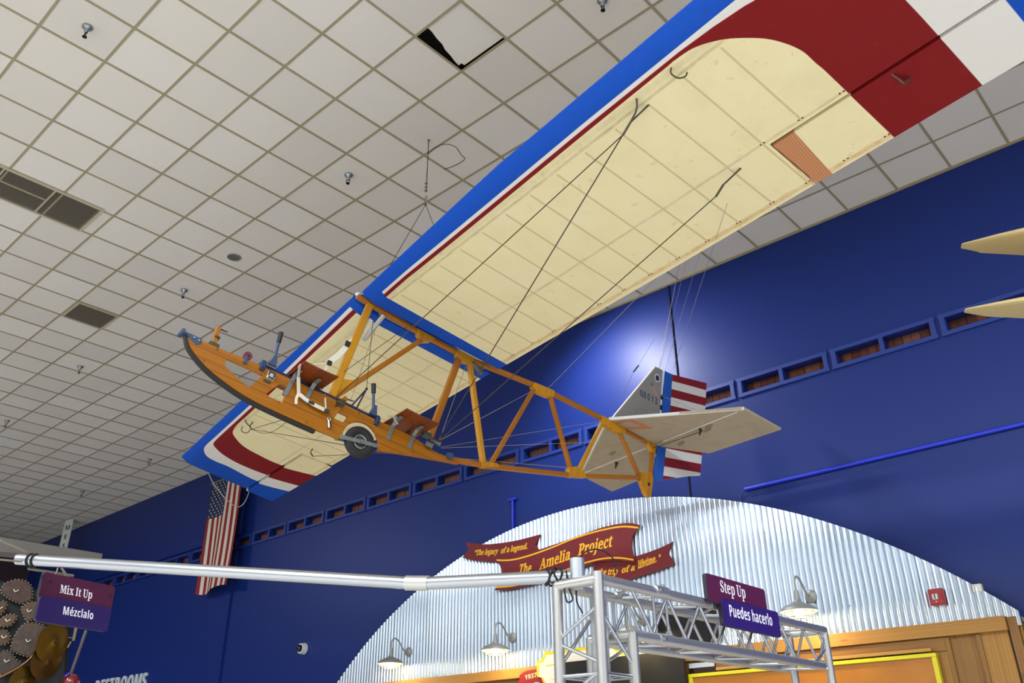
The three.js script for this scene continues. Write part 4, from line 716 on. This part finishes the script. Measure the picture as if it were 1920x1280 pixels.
{ // ---- bracing and control wires
  const wire = (a, b, r = 0.0032, m = wireDark) => part(glider, 'bracing_wire', tube(a, b, r, 6), m);
  const fF = L3(2.72, -0.02, -0.16), fR = L3(2.78, 0.81, -0.16), pf = L3(MID + 0.04, -0.2, -1.0), pr = L3(MID + 0.05, 0.79, -1.02);
  wire(fF, pf, 0.0042); wire(fF, pr, 0.0042); wire(fR, pr, 0.0042);
  const gF = L3(-3.2, 0.1, -0.16), gR = L3(-3.25, 0.9, -0.16);
  wire(gF, L3(MID - 0.04, -0.2, -1.05)); wire(gF, L3(MID - 0.04, 0.0, -1.33)); wire(gR, L3(MID - 0.05, 0.79, -1.06));
  part(glider, 'bracing_wire', curve([gF, L3(-2.75, 0.12, -0.36), L3(-2.1, 0.05, -0.52), L3(-1.3, -0.1, -0.62)], 0.003, 30, 5), wireDark);
  wire(L3(1.9, 1.29, 0.01), L3(MID, 1.95, 0.05), 0.0026, wireLight);
  wire(L3(MID + 0.02, -0.05, -0.1), L3(MID + 0.05, 0.035, -0.82), 0.0026); wire(L3(MID, 0.3, -0.02), L3(MID + 0.03, -0.19, -0.75), 0.0026); wire(L3(MID - 0.01, 0.02, -0.06), L3(MID + 0.05, -0.08, -1.0), 0.0016);
  wire(L3(MID + 0.02, 0.8, -1.0), L3(MID, 1.83, 0.03), 0.0026, wireLight); wire(L3(MID + 0.03, 0.82, -1.02), L3(MID, 1.0, -0.03), 0.0026, wireLight);
  wire(L3(MID + 0.03, 0.86, -1.02), L3(MID + 0.02, 2.8, 0.09), 0.0016, wireLight); wire(L3(MID + 0.03, 0.86, -1.03), L3(MID + 0.62, 3.57, 0.0), 0.0016, wireLight); wire(L3(MID - 0.03, 0.3, -1.28), L3(MID - 0.62, 3.57, 0.0), 0.0016, wireLight); wire(L3(MID - 0.03, 0.2, -1.3), L3(MID, 3.3, -0.33), 0.0016, wireLight);
  wire(L3(MID + 0.02, 3.5, 0.05), L3(MID + 0.62, 3.62, 0.1), 0.004); wire(L3(MID, 3.3, 0.75), L3(MID + 0.85, 3.5, 0.14), 0.0018, wireLight);
  wire(L3(MID + 0.1, 3.74, 1.16), L3(2.8, 0.9, -0.18), 0.0018, wireLight); wire(L3(MID, 3.62, 1.14), L3(2.3, 1.2, 0.3), 0.0016, wireLight); wire(L3(MID, 3.7, 1.15), L3(1.2, 2.6, 1.6), 0.0016, wireLight);
  part(glider, 'turnbuckle', tube(L3(MID, 3.195, 0.9), L3(MID, 3.266, 1.018), 0.009, 8), dark); wire(L3(MID, 3.266, 1.018), L3(MID, 3.52, 1.52), 0.0014); wire(L3(MID, 3.195, 0.9), L3(MID, 3.05, 0.55), 0.0014);
}
{ // ---- suspension wire from the ceiling to the wing centre
  const t = thing('suspension_wire', 'looped steel wire with clamps hanging the glider from the ceiling', 'wire', [-5.56, CEIL, -4.79]);
  const J = -0.862;
  part(t, 'wire', merge([tube(V(0, 0, 0), V(0, J + 0.16, 0), 0.0045, 6), curve([V(0.004, J + 0.62, 0), V(0, J + 0.4, 0.004), V(0.006, J + 0.16, 0)], 0.003, 12, 5)]), wireDark);
  part(t, 'loose_end', curve([V(0, -0.2, 0), V(0.06, -0.12, -0.04), V(0.16, -0.09, -0.1), V(0.26, -0.15, -0.16), V(0.31, -0.26, -0.2), V(0.345, -0.32, -0.22), V(0.3, -0.37, -0.19), V(0.22, -0.41, -0.14), V(0.15, -0.425, -0.1)], 0.0042, 60, 6), wireDark);
  for (let k = 0; k < 3; k++) part(t, 'wire_clamp', box(0.035, 0.016, 0.02, -0.008, J + 0.28 - k * 0.045, 0, 0.003), steel);
  part(t, 'shackle', new THREE.TorusGeometry(0.018, 0.006, 8, 18).scale(1, 1.8, 1).translate(0, J + 0.07, 0), steel);
  part(t, 'ceiling_eye', new THREE.CylinderGeometry(0.014, 0.014, 0.02, 12).translate(0, -0.01, 0), steel);
  glider.updateMatrixWorld(true);
  const w1 = glider.localToWorld(L3(-0.62, -0.02, 0.17)).sub(t.position), w2 = glider.localToWorld(L3(0.5, 0.1, 0.19)).sub(t.position);
  part(t, 'bridle_leg', tube(V(0, J, 0), w1, 0.003, 6), wireDark); part(t, 'bridle_leg', tube(V(0, J, 0), w2, 0.003, 6), wireDark);
  part(t, 'knot', new THREE.SphereGeometry(0.012, 10, 8).translate(0, J, 0), wireDark);
}
{ // tail hanger
  const t = thing('suspension_wire', 'thin wire with a small clip running from the ceiling to the tail fin', 'wire', [-4.2, CEIL, -7.9]);
  const a = glider.localToWorld(L3(MID, 3.6, 1.12)).sub(t.position);
  part(t, 'wire', tube(V(0, 0, 0), a, 0.003, 6), wireLight); part(t, 'wire_clamp', box(0.02, 0.05, 0.02, a.x * 0.25, a.y * 0.25, a.z * 0.25, 0.003), mat('#5a3a2a', 0.5, 0.5));
}
{ // ---- wing tips of another aircraft at the edge
  const t = thing('biplane', 'cream stacked wing tips of another hanging aircraft in front of the blue wall', 'aircraft', [-1.0, 4.5, -5.6], 0.85);
  const m = mat('#c3ad77', 0.6), m2 = mat('#a9a184', 0.6);
  function w(y, x, label) {
    const sh = outline([[0, 0], [0.06, 0.1], [0.25, 0.17], [3.2, 0.17], [3.2, -0.55], [0.35, -0.55], [0.28, -0.4], [0.12, -0.2]]);
    const g = extrude(sh, 0.06, 0.02); g.rotateX(-Math.PI / 2); const p = g.attributes.position;
    for (let i = 0; i < p.count; i++) { const k = Math.min(1, p.getX(i) / 0.4); p.setY(i, p.getY(i) * (0.25 + 0.75 * k)); } g.computeVertexNormals();
    const q = part(t, 'wing', toCreasedNormals(g, 0.5), m); q.position.set(x, y, 0); q.rotation.x = 0.3;
    part(q, 'leading_edge', bar(V(0.25, 0.03, -0.165), V(3.2, 0.03, -0.165), 0.05, 0.04, V(0, 1, 0)), m2);
    return q;
  }
  const up = w(0.245, 0, ''), lo = w(-0.262, -0.11, '');
  part(t, 'interplane_strut', bar(V(0.42, -0.1, 0.1), V(0.44, 0.26, 0.1), 0.012, 0.012), wireDark); part(t, 'interplane_strut', bar(V(1.6, -0.1, 0.1), V(1.6, 0.26, 0.1), 0.03, 0.015), m2);
  part(t, 'stripe', bar(V(0.45, -0.15, 0.33), V(3.0, -0.15, 0.33), 0.05, 0.012, V(0, 1, 0)), mat('#27335e', 0.5));
  part(t, 'hanging_wire', tube(V(2.4, 0.28, 0), V(2.4, CEIL - 4.5, 0), 0.003, 6), wireDark);
}

// ================================================================= FOREGROUND TRUSS AND SIGNS
{
  const t = thing('box_truss', 'aluminium box truss gantry with upright column in front of the arch', 'truss', [0, 0, 0]);
  const xa = -2.362, xb = -2.602, z0 = -3.165, z1 = -3.405, zE = -5.53, yt = 2.405, yb = 2.165, r = 0.025, br = 0.0085;
  const chord = (a, b) => part(t, 'chord_tube', tube(V(...a), V(...b), r, 18), alu);
  const brace = (a, b) => part(t, 'brace', tube(V(...a), V(...b), br, 8), aluBright);
  const post = (x, z, y) => part(t, 'column_tube', tube(V(x, 0, z), V(x, y, z), r, 18), alu);
  post(xa, z0, yt + 0.012); post(xb, z0, yt - 0.01); post(xa, z1, yb + 0.01); post(xb, z1, yb + 0.01);
  for (const x of [xa, xb]) { chord([x, yt - 0.02, z0], [x, yt - 0.005, zE]); chord([x, yb, z1], [x, yb + 0.015, zE + 0.1]); }
  chord([xa, yt - 0.02, z0], [xb, yt - 0.02, z0]); chord([xa, yb, z1], [xb, yb, z1]);
  // column lacing
  for (let k = 0; k < 4; k++) {
    const a = yt - 0.13 - k * 0.27, b = a - 0.13;
    brace([xa, a, z0], [xb, b, z0]); brace([xb, b - 0.02, z0], [xa, b - 0.12, z0]); brace([xb, a, z1], [xa, b, z1]); brace([xa, b - 0.02, z1], [xb, b - 0.12, z1]); brace([xa, a - 0.02, z0], [xa, b - 0.12, z1]); brace([xb, a - 0.02, z1], [xb, b - 0.12, z0]);
  }
  for (const y of [1.985, 1.3]) { brace([xa, y, z0], [xb, y, z0]); brace([xa, y, z1], [xb, y, z1]); brace([xa, y, z0], [xa, y, z1]); brace([xb, y, z0], [xb, y, z1]); }
  part(t, 'corner_upright', box(0.06, 2.3, 0.06, -2.49, 1.2, -3.33, 0.006), mat('#aeb0ae', 0.45, 0.7));
  // beam lacing: both sides, top and bottom
  const n = 7, zs = z1 - 0.02, step = (zE - zs) / n;
  for (const x of [xa, xb]) for (let k = 0; k < n; k++) { const a = zs + k * step, b = a + step / 2; brace([x, yt - 0.03, a], [x, yb + 0.02, b]); brace([x, yb + 0.02, b], [x, yt - 0.03, a + step]); }
  for (const [y, o] of [[yt - 0.015, 0], [yb + 0.005, 0.5]]) for (let k = 0; k < 5; k++) { const a = zs + (k + o * 0.6) * (zE - zs) / 5.4; brace([xa, y, a], [xb, y, a - 0.2]); brace([xb, y, a - 0.2], [xa, y, a - 0.4]); }
  for (const z of [-3.60, -3.71]) for (const x of [xa, xb]) { brace([x, yt - 0.03, z], [x, yb + 0.02, z - 0.005]); }
  for (const [y, x] of [[yt - 0.012, xa], [yb + 0.002, xa], [yt - 0.012, xb], [yb + 0.002, xb]]) {
    const cp = part(t, 'coupler', tube(V(x, y, -3.61), V(x, y + 0.001, -3.72), 0.029, 16), alu);
    part(cp, 'coupler_pin', merge([tube(V(x - 0.04, y, -3.63), V(x + 0.04, y, -3.63), 0.007, 8), tube(V(x, y - 0.04, -3.7), V(x, y + 0.042, -3.7), 0.007, 8)]), steel);
  }
  // far end frame
  for (const x of [xa, xb]) { part(t, 'end_post', tube(V(x, 0, zE), V(x, yt + 0.005, zE), r, 18), alu); brace([x, yt - 0.03, zE + 0.08], [x, yb + 0.1, zE]); brace([x, yb + 0.02, zE + 0.22], [x, yb + 0.13, zE]); }
  chord([xa, yt - 0.005, zE], [xb, yt - 0.005, zE]);
}
{
  const t = thing('boom_pole', 'long polished aluminium pole in two lengths running out from the truss column', 'pole', [0, 0, 0]);
  const A = V(-2.535, 2.43, -3.215), B = V(-3.2, 2.432, -2.832), D = V(-5.235, 2.68, -1.665);
  part(t, 'pole', tube(A, B, 0.031, 24), aluBright);
  part(t, 'pole', tube(B, D, 0.0305, 24), aluBright);
  part(t, 'sleeve', tube(B.clone().lerp(A, 0.06), B.clone().lerp(D, -0.0).add(V(-0.06, 0.007, 0.034)), 0.036, 24), alu);
  part(t, 'socket_tube', tube(V(-2.51, 2.355, -3.205), V(-2.51, 2.505, -3.205), 0.034, 24), mat('#b9bcc0', 0.42, 0.85));
  for (const k of [0.035, 0.048]) { const p = D.clone().lerp(B, k); const g = new THREE.TorusGeometry(0.033, 0.006, 8, 24); g.applyQuaternion(new THREE.Quaternion().setFromUnitVectors(V(0, 0, 1), D.clone().sub(B).normalize())); g.translate(p.x, p.y, p.z); part(t, 'strap', g, blackPlastic); }
}
{
  const t = thing('black_cable', 'black cable coiled round the pole at the truss column', 'cable', [0, 0, 0]);
  const dir = V(-0.866, 0, 0.5), pts = [];
  const c = V(-2.585, 2.43, -3.187);
  for (let k = 0; k <= 44; k++) { const a = k * 0.55, q = c.clone().addScaledVector(dir, 0.075 * (k / 44) + 0.012 * Math.sin(k * 0.9)), R = 0.04 + 0.006 * Math.sin(k * 1.7); pts.push(V(q.x - 0.5 * R * Math.cos(a), q.y + R * Math.sin(a), q.z - 0.866 * R * Math.cos(a))); }
  part(t, 'coil', curve(pts, 0.0048, 260, 6), blackPlastic);
  part(t, 'hanging_loop', curve([V(-2.56, 2.41, -3.16), V(-2.545, 2.34, -3.15), V(-2.53, 2.3, -3.15), V(-2.51, 2.31, -3.16), V(-2.53, 2.37, -3.16), V(-2.55, 2.45, -3.17)], 0.0042, 40, 6), blackPlastic);
  part(t, 'tail', curve([V(-2.51, 2.36, -3.19), V(-2.5, 2.3, -3.18), V(-2.47, 2.25, -3.18)], 0.004, 16, 6), blackPlastic);
  part(t, 'jumper', curve([V(-2.5, 2.5, -3.2), V(-2.46, 2.535, -3.22), V(-2.41, 2.54, -3.26), V(-2.37, 2.5, -3.3), V(-2.365, 2.43, -3.31)], 0.0035, 30, 6), blackPlastic);
}
// two-tone signs made of two overlapping plates
function twoToneSign(name, label, pos, turn, up, lo, words) {
  const t = thing(name, label, 'sign', pos, turn);
  const mk = (r, col, text, font, tx, ty, fs, skew) => {
    const [x0, y0, x1, y1] = r, S = 1000, W = Math.round((x1 - x0) * S), H = Math.round((y1 - y0) * S);
    const tex = canvas(W, H, x => { x.fillStyle = col; x.fillRect(0, 0, W, H); x.fillStyle = '#e6e2e4'; x.font = 'bold ' + Math.round(fs * S) + 'px ' + font; x.save(); x.translate((tx[0] - x0) * S, (y1 - ty) * S); x.transform(1, 0, skew, 1, 0, 0); const w = x.measureText(text).width; x.scale((tx[1] - tx[0]) * S / w, 1); x.fillText(text, 0, 0); x.restore(); });
    return planarMat(tex);
  };
  const planarMat = tex => new THREE.MeshStandardMaterial({ map: tex, roughness: 0.45 });
  const edge = mat('#17101f', 0.5);
  for (const [r, nm, z] of [[up, 'upper_plate', 0], [lo, 'lower_plate', 0.008]]) {
    const w = words[nm]; const b = part(t, nm, extrude(roundRect(r[0], r[1], r[2], r[3], 0.022), 0.024, 0.002).translate(0, 0, z), edge);
    part(b, 'face', planar(new THREE.ShapeGeometry(roundRect(r[0] + 0.001, r[1] + 0.001, r[2] - 0.001, r[3] - 0.001, 0.022)), r[0], r[2], r[1], r[3]).translate(0, 0, z + 0.0252), mk(r, ...w));
  }
  return t;
}
{
  const s = twoToneSign('hanging_sign', 'maroon and violet sign fixed to the truss reading Step Up', [-2.335, 2.41, -4.04], Math.PI / 2, [0, -0.02, 0.645, 0.125], [0.118, -0.13, 0.758, 0.012],
    { upper_plate: ['#4f1138', 'Step Up', 'serif', [0.135, 0.41], 0.045, 0.085, 0], lower_plate: ['#2b1060', 'Puedes hacerlo', 'sans-serif', [0.185, 0.672], -0.075, 0.085, 0] });
  for (const x of [0.1, 0.62]) part(s, 'sign_clamp', box(0.05, 0.05, 0.03, x, -0.02, -0.012, 0.004), steel);
}
{
  const k = 5.6 / 4.5;
  const s = twoToneSign('hanging_sign', 'maroon and violet sign hung from the pole reading Mix It Up', [-5.212, 2.548, -1.818], Math.atan2(0.9621, -0.2726), [-0.024 * k, -0.05 * k, 0.368 * k, 0.062 * k], [-0.018 * k, -0.15 * k, 0.366 * k, -0.04 * k],
    { upper_plate: ['#471031', 'Mix It Up', 'serif', [0.075 * k, 0.25 * k], -0.014 * k, 0.062, 0.1], lower_plate: ['#221050', 'Mézclalo', 'sans-serif', [0.108 * k, 0.275 * k], -0.105 * k, 0.062, 0.1] });
  part(s, 'hanger', merge([bar(V(-0.1, 0.085, -0.02), V(0.2, 0.1, -0.03), 0.012, 0.012), tube(V(0.06, 0.07, 0), V(0.07, 0.15, 0), 0.004, 6), tube(V(0.16, 0.06, 0), V(0.07, 0.14, 0), 0.007, 6), tube(V(-0.28, 0.1, -0.02), V(0.03, 0.13, 0), 0.006, 6), tube(V(-0.3, 0.2, -0.02), V(0.06, 0.13, 0), 0.006, 6)]), mat('#8f8672', 0.45, 0.6));
  part(s, 'bolt', merge([[0.02, 0.03], [0.43, 0.02]].map(([x, y]) => new THREE.CylinderGeometry(0.006, 0.006, 0.006, 10).rotateX(Math.PI / 2).translate(x, y, 0.028))), dark);
}
// ---- percussion tower at the edge
{
  const K = 2, t = thing('percussion_tower', 'tall dark percussion sculpture covered with laced drum skins', 'sculpture', [-9.739, 2.945, -3.392], Math.atan2(0.9444, 0.3289));
  const S = p => [p[0] * K, p[1] * K];
  const body = outline([[-1.3, -2.94], [0.42, -2.94], [0.44, -0.6], [0.35, 0.04], [0.12, 0.32], [-0.1, 0.43], [-0.6, 0.5], [-1.3, 0.46]]);
  part(t, 'body', extrude(body, 0.5, 0.03).translate(0, 0, -0.55), mat('#08080b', 0.7));
  const tones = ['#371d0e', '#463019', '#4f361b', '#4a341d', '#47311d', '#3f3024', '#372a21'];
  const skins = [[[-0.182, 0.18], [-0.171, 0.215], [-0.128, 0.239], [-0.081, 0.235], [-0.048, 0.208], [-0.033, 0.15], [-0.07, 0.121], [-0.126, 0.135], [-0.17, 0.16]], [[-0.2, 0.1], [-0.172, 0.122], [-0.155, 0.129], [-0.137, 0.113], [-0.143, 0.076], [-0.16, 0.055], [-0.19, 0.06]], [[-0.153, 0.039], [-0.125, 0.065], [-0.092, 0.067], [-0.079, 0.052], [-0.095, 0.014], [-0.13, 0.004], [-0.15, 0.015]], [[-0.071, 0.106], [-0.031, 0.134], [0.0, 0.12], [-0.002, 0.057], [-0.032, 0.037], [-0.06, 0.074]], [[-0.15, -0.03], [-0.135, -0.013], [-0.113, -0.012], [-0.091, -0.034], [-0.085, -0.061], [-0.103, -0.08], [-0.135, -0.076]], [[-0.072, -0.101], [-0.068, -0.02], [-0.031, 0.031], [0.051, 0.02], [0.062, -0.045], [0.03, -0.125], [0.005, -0.132]], [[-0.125, -0.13], [-0.116, -0.115], [-0.078, -0.107], [-0.036, -0.146], [-0.009, -0.168], [-0.071, -0.22], [-0.11, -0.205]]];
  skins.forEach((pts, i) => {
    const P = pts.map(S), c = new THREE.CatmullRomCurve3(P.map(p => V(p[0], p[1], 0)), true, 'catmullrom', 0.4), q = c.getPoints(44), sh = outline(q.map(v => [v.x, v.y]));
    const tx = canvas(128, 128, (x, w, h) => { x.fillStyle = tones[i]; x.fillRect(0, 0, w, h); for (let k = 0; k < 260; k++) { x.globalAlpha = 0.12; x.fillStyle = rnd() < 0.5 ? '#1f120a' : '#7d5f38'; x.beginPath(); x.ellipse(rr(0, w), rr(0, h), rr(2, 12), rr(1, 6), rr(0, 3), 0, 7); x.fill(); } });
    const xs = q.map(v => v.x), ys = q.map(v => v.y);
    const d = part(t, 'drum_skin', planar(extrude(sh, 0.05, 0.012), Math.min(...xs), Math.max(...xs), Math.min(...ys), Math.max(...ys)).translate(0, 0, -0.015), new THREE.MeshStandardMaterial({ map: tx, roughness: 0.6 }));
    const beads = []; const n = Math.round(c.getLength() / 0.034); for (let k = 0; k < n; k++) { const p = c.getPointAt(k / n); beads.push(new THREE.SphereGeometry(0.0062, 6, 4).translate(p.x, p.y, 0.026)); }
    const lc = part(d, 'lacing', merge(beads), mat('#98917b', 0.6)); lc.userData.kind = 'stuff';
    const m = c.getPoints(20).reduce((a, p) => a.add(p), V(0, 0, 0)).multiplyScalar(1 / 21);
    part(d, 'striker', curve([V(m.x - 0.02, m.y + 0.01, 0.045), V(m.x, m.y - 0.015, 0.055), V(m.x + 0.025, m.y + 0.006, 0.05)], 0.005, 10, 5), mat('#cfc7ae', 0.5));
  });
  part(t, 'edge_tube', merge([tube(V(0.5, 0.02, 0.02), V(0.44, -0.42, 0.02), 0.018, 10), tube(V(0.44, -0.42, 0.02), V(0.36, -0.9, 0.02), 0.018, 10)]), mat('#5a5358', 0.45, 0.4));
  part(t, 'bronze_rail', curve([V(-0.6, -0.62, 0.09), V(-0.18, -0.47, 0.1), V(0.01, -0.33, 0.1), V(0.085, -0.22, 0.09)], 0.012, 30, 8), mat('#7a5530', 0.4, 0.6));
  part(t, 'bracket', merge([box(0.03, 0.14, 0.03, 0.4, -0.02, 0.02, 0.005), tube(V(0.28, -0.06, 0.02), V(0.4, -0.06, 0.03), 0.006, 6), tube(V(0.38, -0.1, 0.02), V(0.36, -0.16, 0.03), 0.012, 8)]), mat('#7d6a4c', 0.4, 0.7));
  t.updateMatrixWorld(true);
  const brass = mat('#6a5219', 0.36, 0.85), brass2 = mat('#5a421b', 0.4, 0.85), brass3 = mat('#69531b', 0.38, 0.85);
  function cymbal(x, y, z, r, m, tilt, label) {
    const p = t.localToWorld(V(x * K, y * K, z));
    const g = thing('cymbal', label, 'cymbal', [p.x, p.y, p.z], t.rotation.y + 0.62, 'cymbals on the percussion sculpture');
    const c = part(g, 'bronze_plate', new THREE.LatheGeometry([[0.004, 0.03], [0.02, 0.03], [0.036, 0.022], [0.048, 0.008], [r * 0.6, -0.004], [r, -0.02], [r, -0.0215], [r * 0.6, -0.006], [0.046, 0.005], [0.004, 0.026]].map(q => new THREE.Vector2(...q)), 56), m); c.rotation.x = Math.PI / 2 + tilt; c.rotation.z = -0.1;
    const n = part(g, 'wing_nut', merge([new THREE.CylinderGeometry(0.008, 0.008, 0.05, 10).rotateX(Math.PI / 2).translate(0, 0, 0.03), box(0.035, 0.01, 0.008, 0, 0, 0.045, 0.002)]), mat('#3a2a18', 0.4, 0.6)); n.rotation.x = tilt;
  }
  cymbal(0.111, -0.067, 0.16, 0.19, brass, 0.12, 'upper bronze cymbal overlapping another below the maroon and violet sign');
  cymbal(0.103, -0.147, 0.1, 0.185, brass2, 0.12, 'lower bronze cymbal partly covered by the cymbal above it');
  cymbal(0.017, -0.256, 0.14, 0.15, brass3, 0.15, 'small bronze cymbal beside the dark laced skins at the base');
  const bp = t.localToWorld(V(0.228 * K, -0.25 * K, 0.14));
  const bd = thing('glass_ornament', 'shiny red and blue glass ornament by the lowest cymbals', 'ornament', [bp.x, bp.y, bp.z]);
  part(bd, 'ball', new THREE.SphereGeometry(0.085, 24, 16), new THREE.MeshPhysicalMaterial({ color: '#6d0b0b', roughness: 0.12, clearcoat: 1 }));
  part(bd, 'cap', new THREE.SphereGeometry(0.04, 16, 10).translate(-0.03, 0.055, 0.03), new THREE.MeshPhysicalMaterial({ color: '#2430a8', roughness: 0.12, clearcoat: 1 }));
}
{ // tapered grey overhead member
  const t = thing('overhead_beam', 'tapering grey beam jutting out overhead beyond the pole', 'beam', [-12.03, 4.2, -3.58], Math.atan2(1.13, 0.25));
  const sh = outline([[-1.6, -0.13], [1.0, -0.07], [1.17, -0.03], [1.17, 0.035], [1.0, 0.045], [-1.6, 0.16]]);
  part(t, 'beam', extrude(sh, 0.3, 0.008).translate(0, 0, -0.15), mat('#6f6a64', 0.7));
  part(t, 'end_cap', box(0.02, 0.07, 0.28, 1.17, 0.002, 0, 0.004), mat('#a39c92', 0.6));
}
scene.traverse(o => { if (o.isMesh) { o.castShadow = true; o.receiveShadow = true; } });
renderer.render(scene, camera);
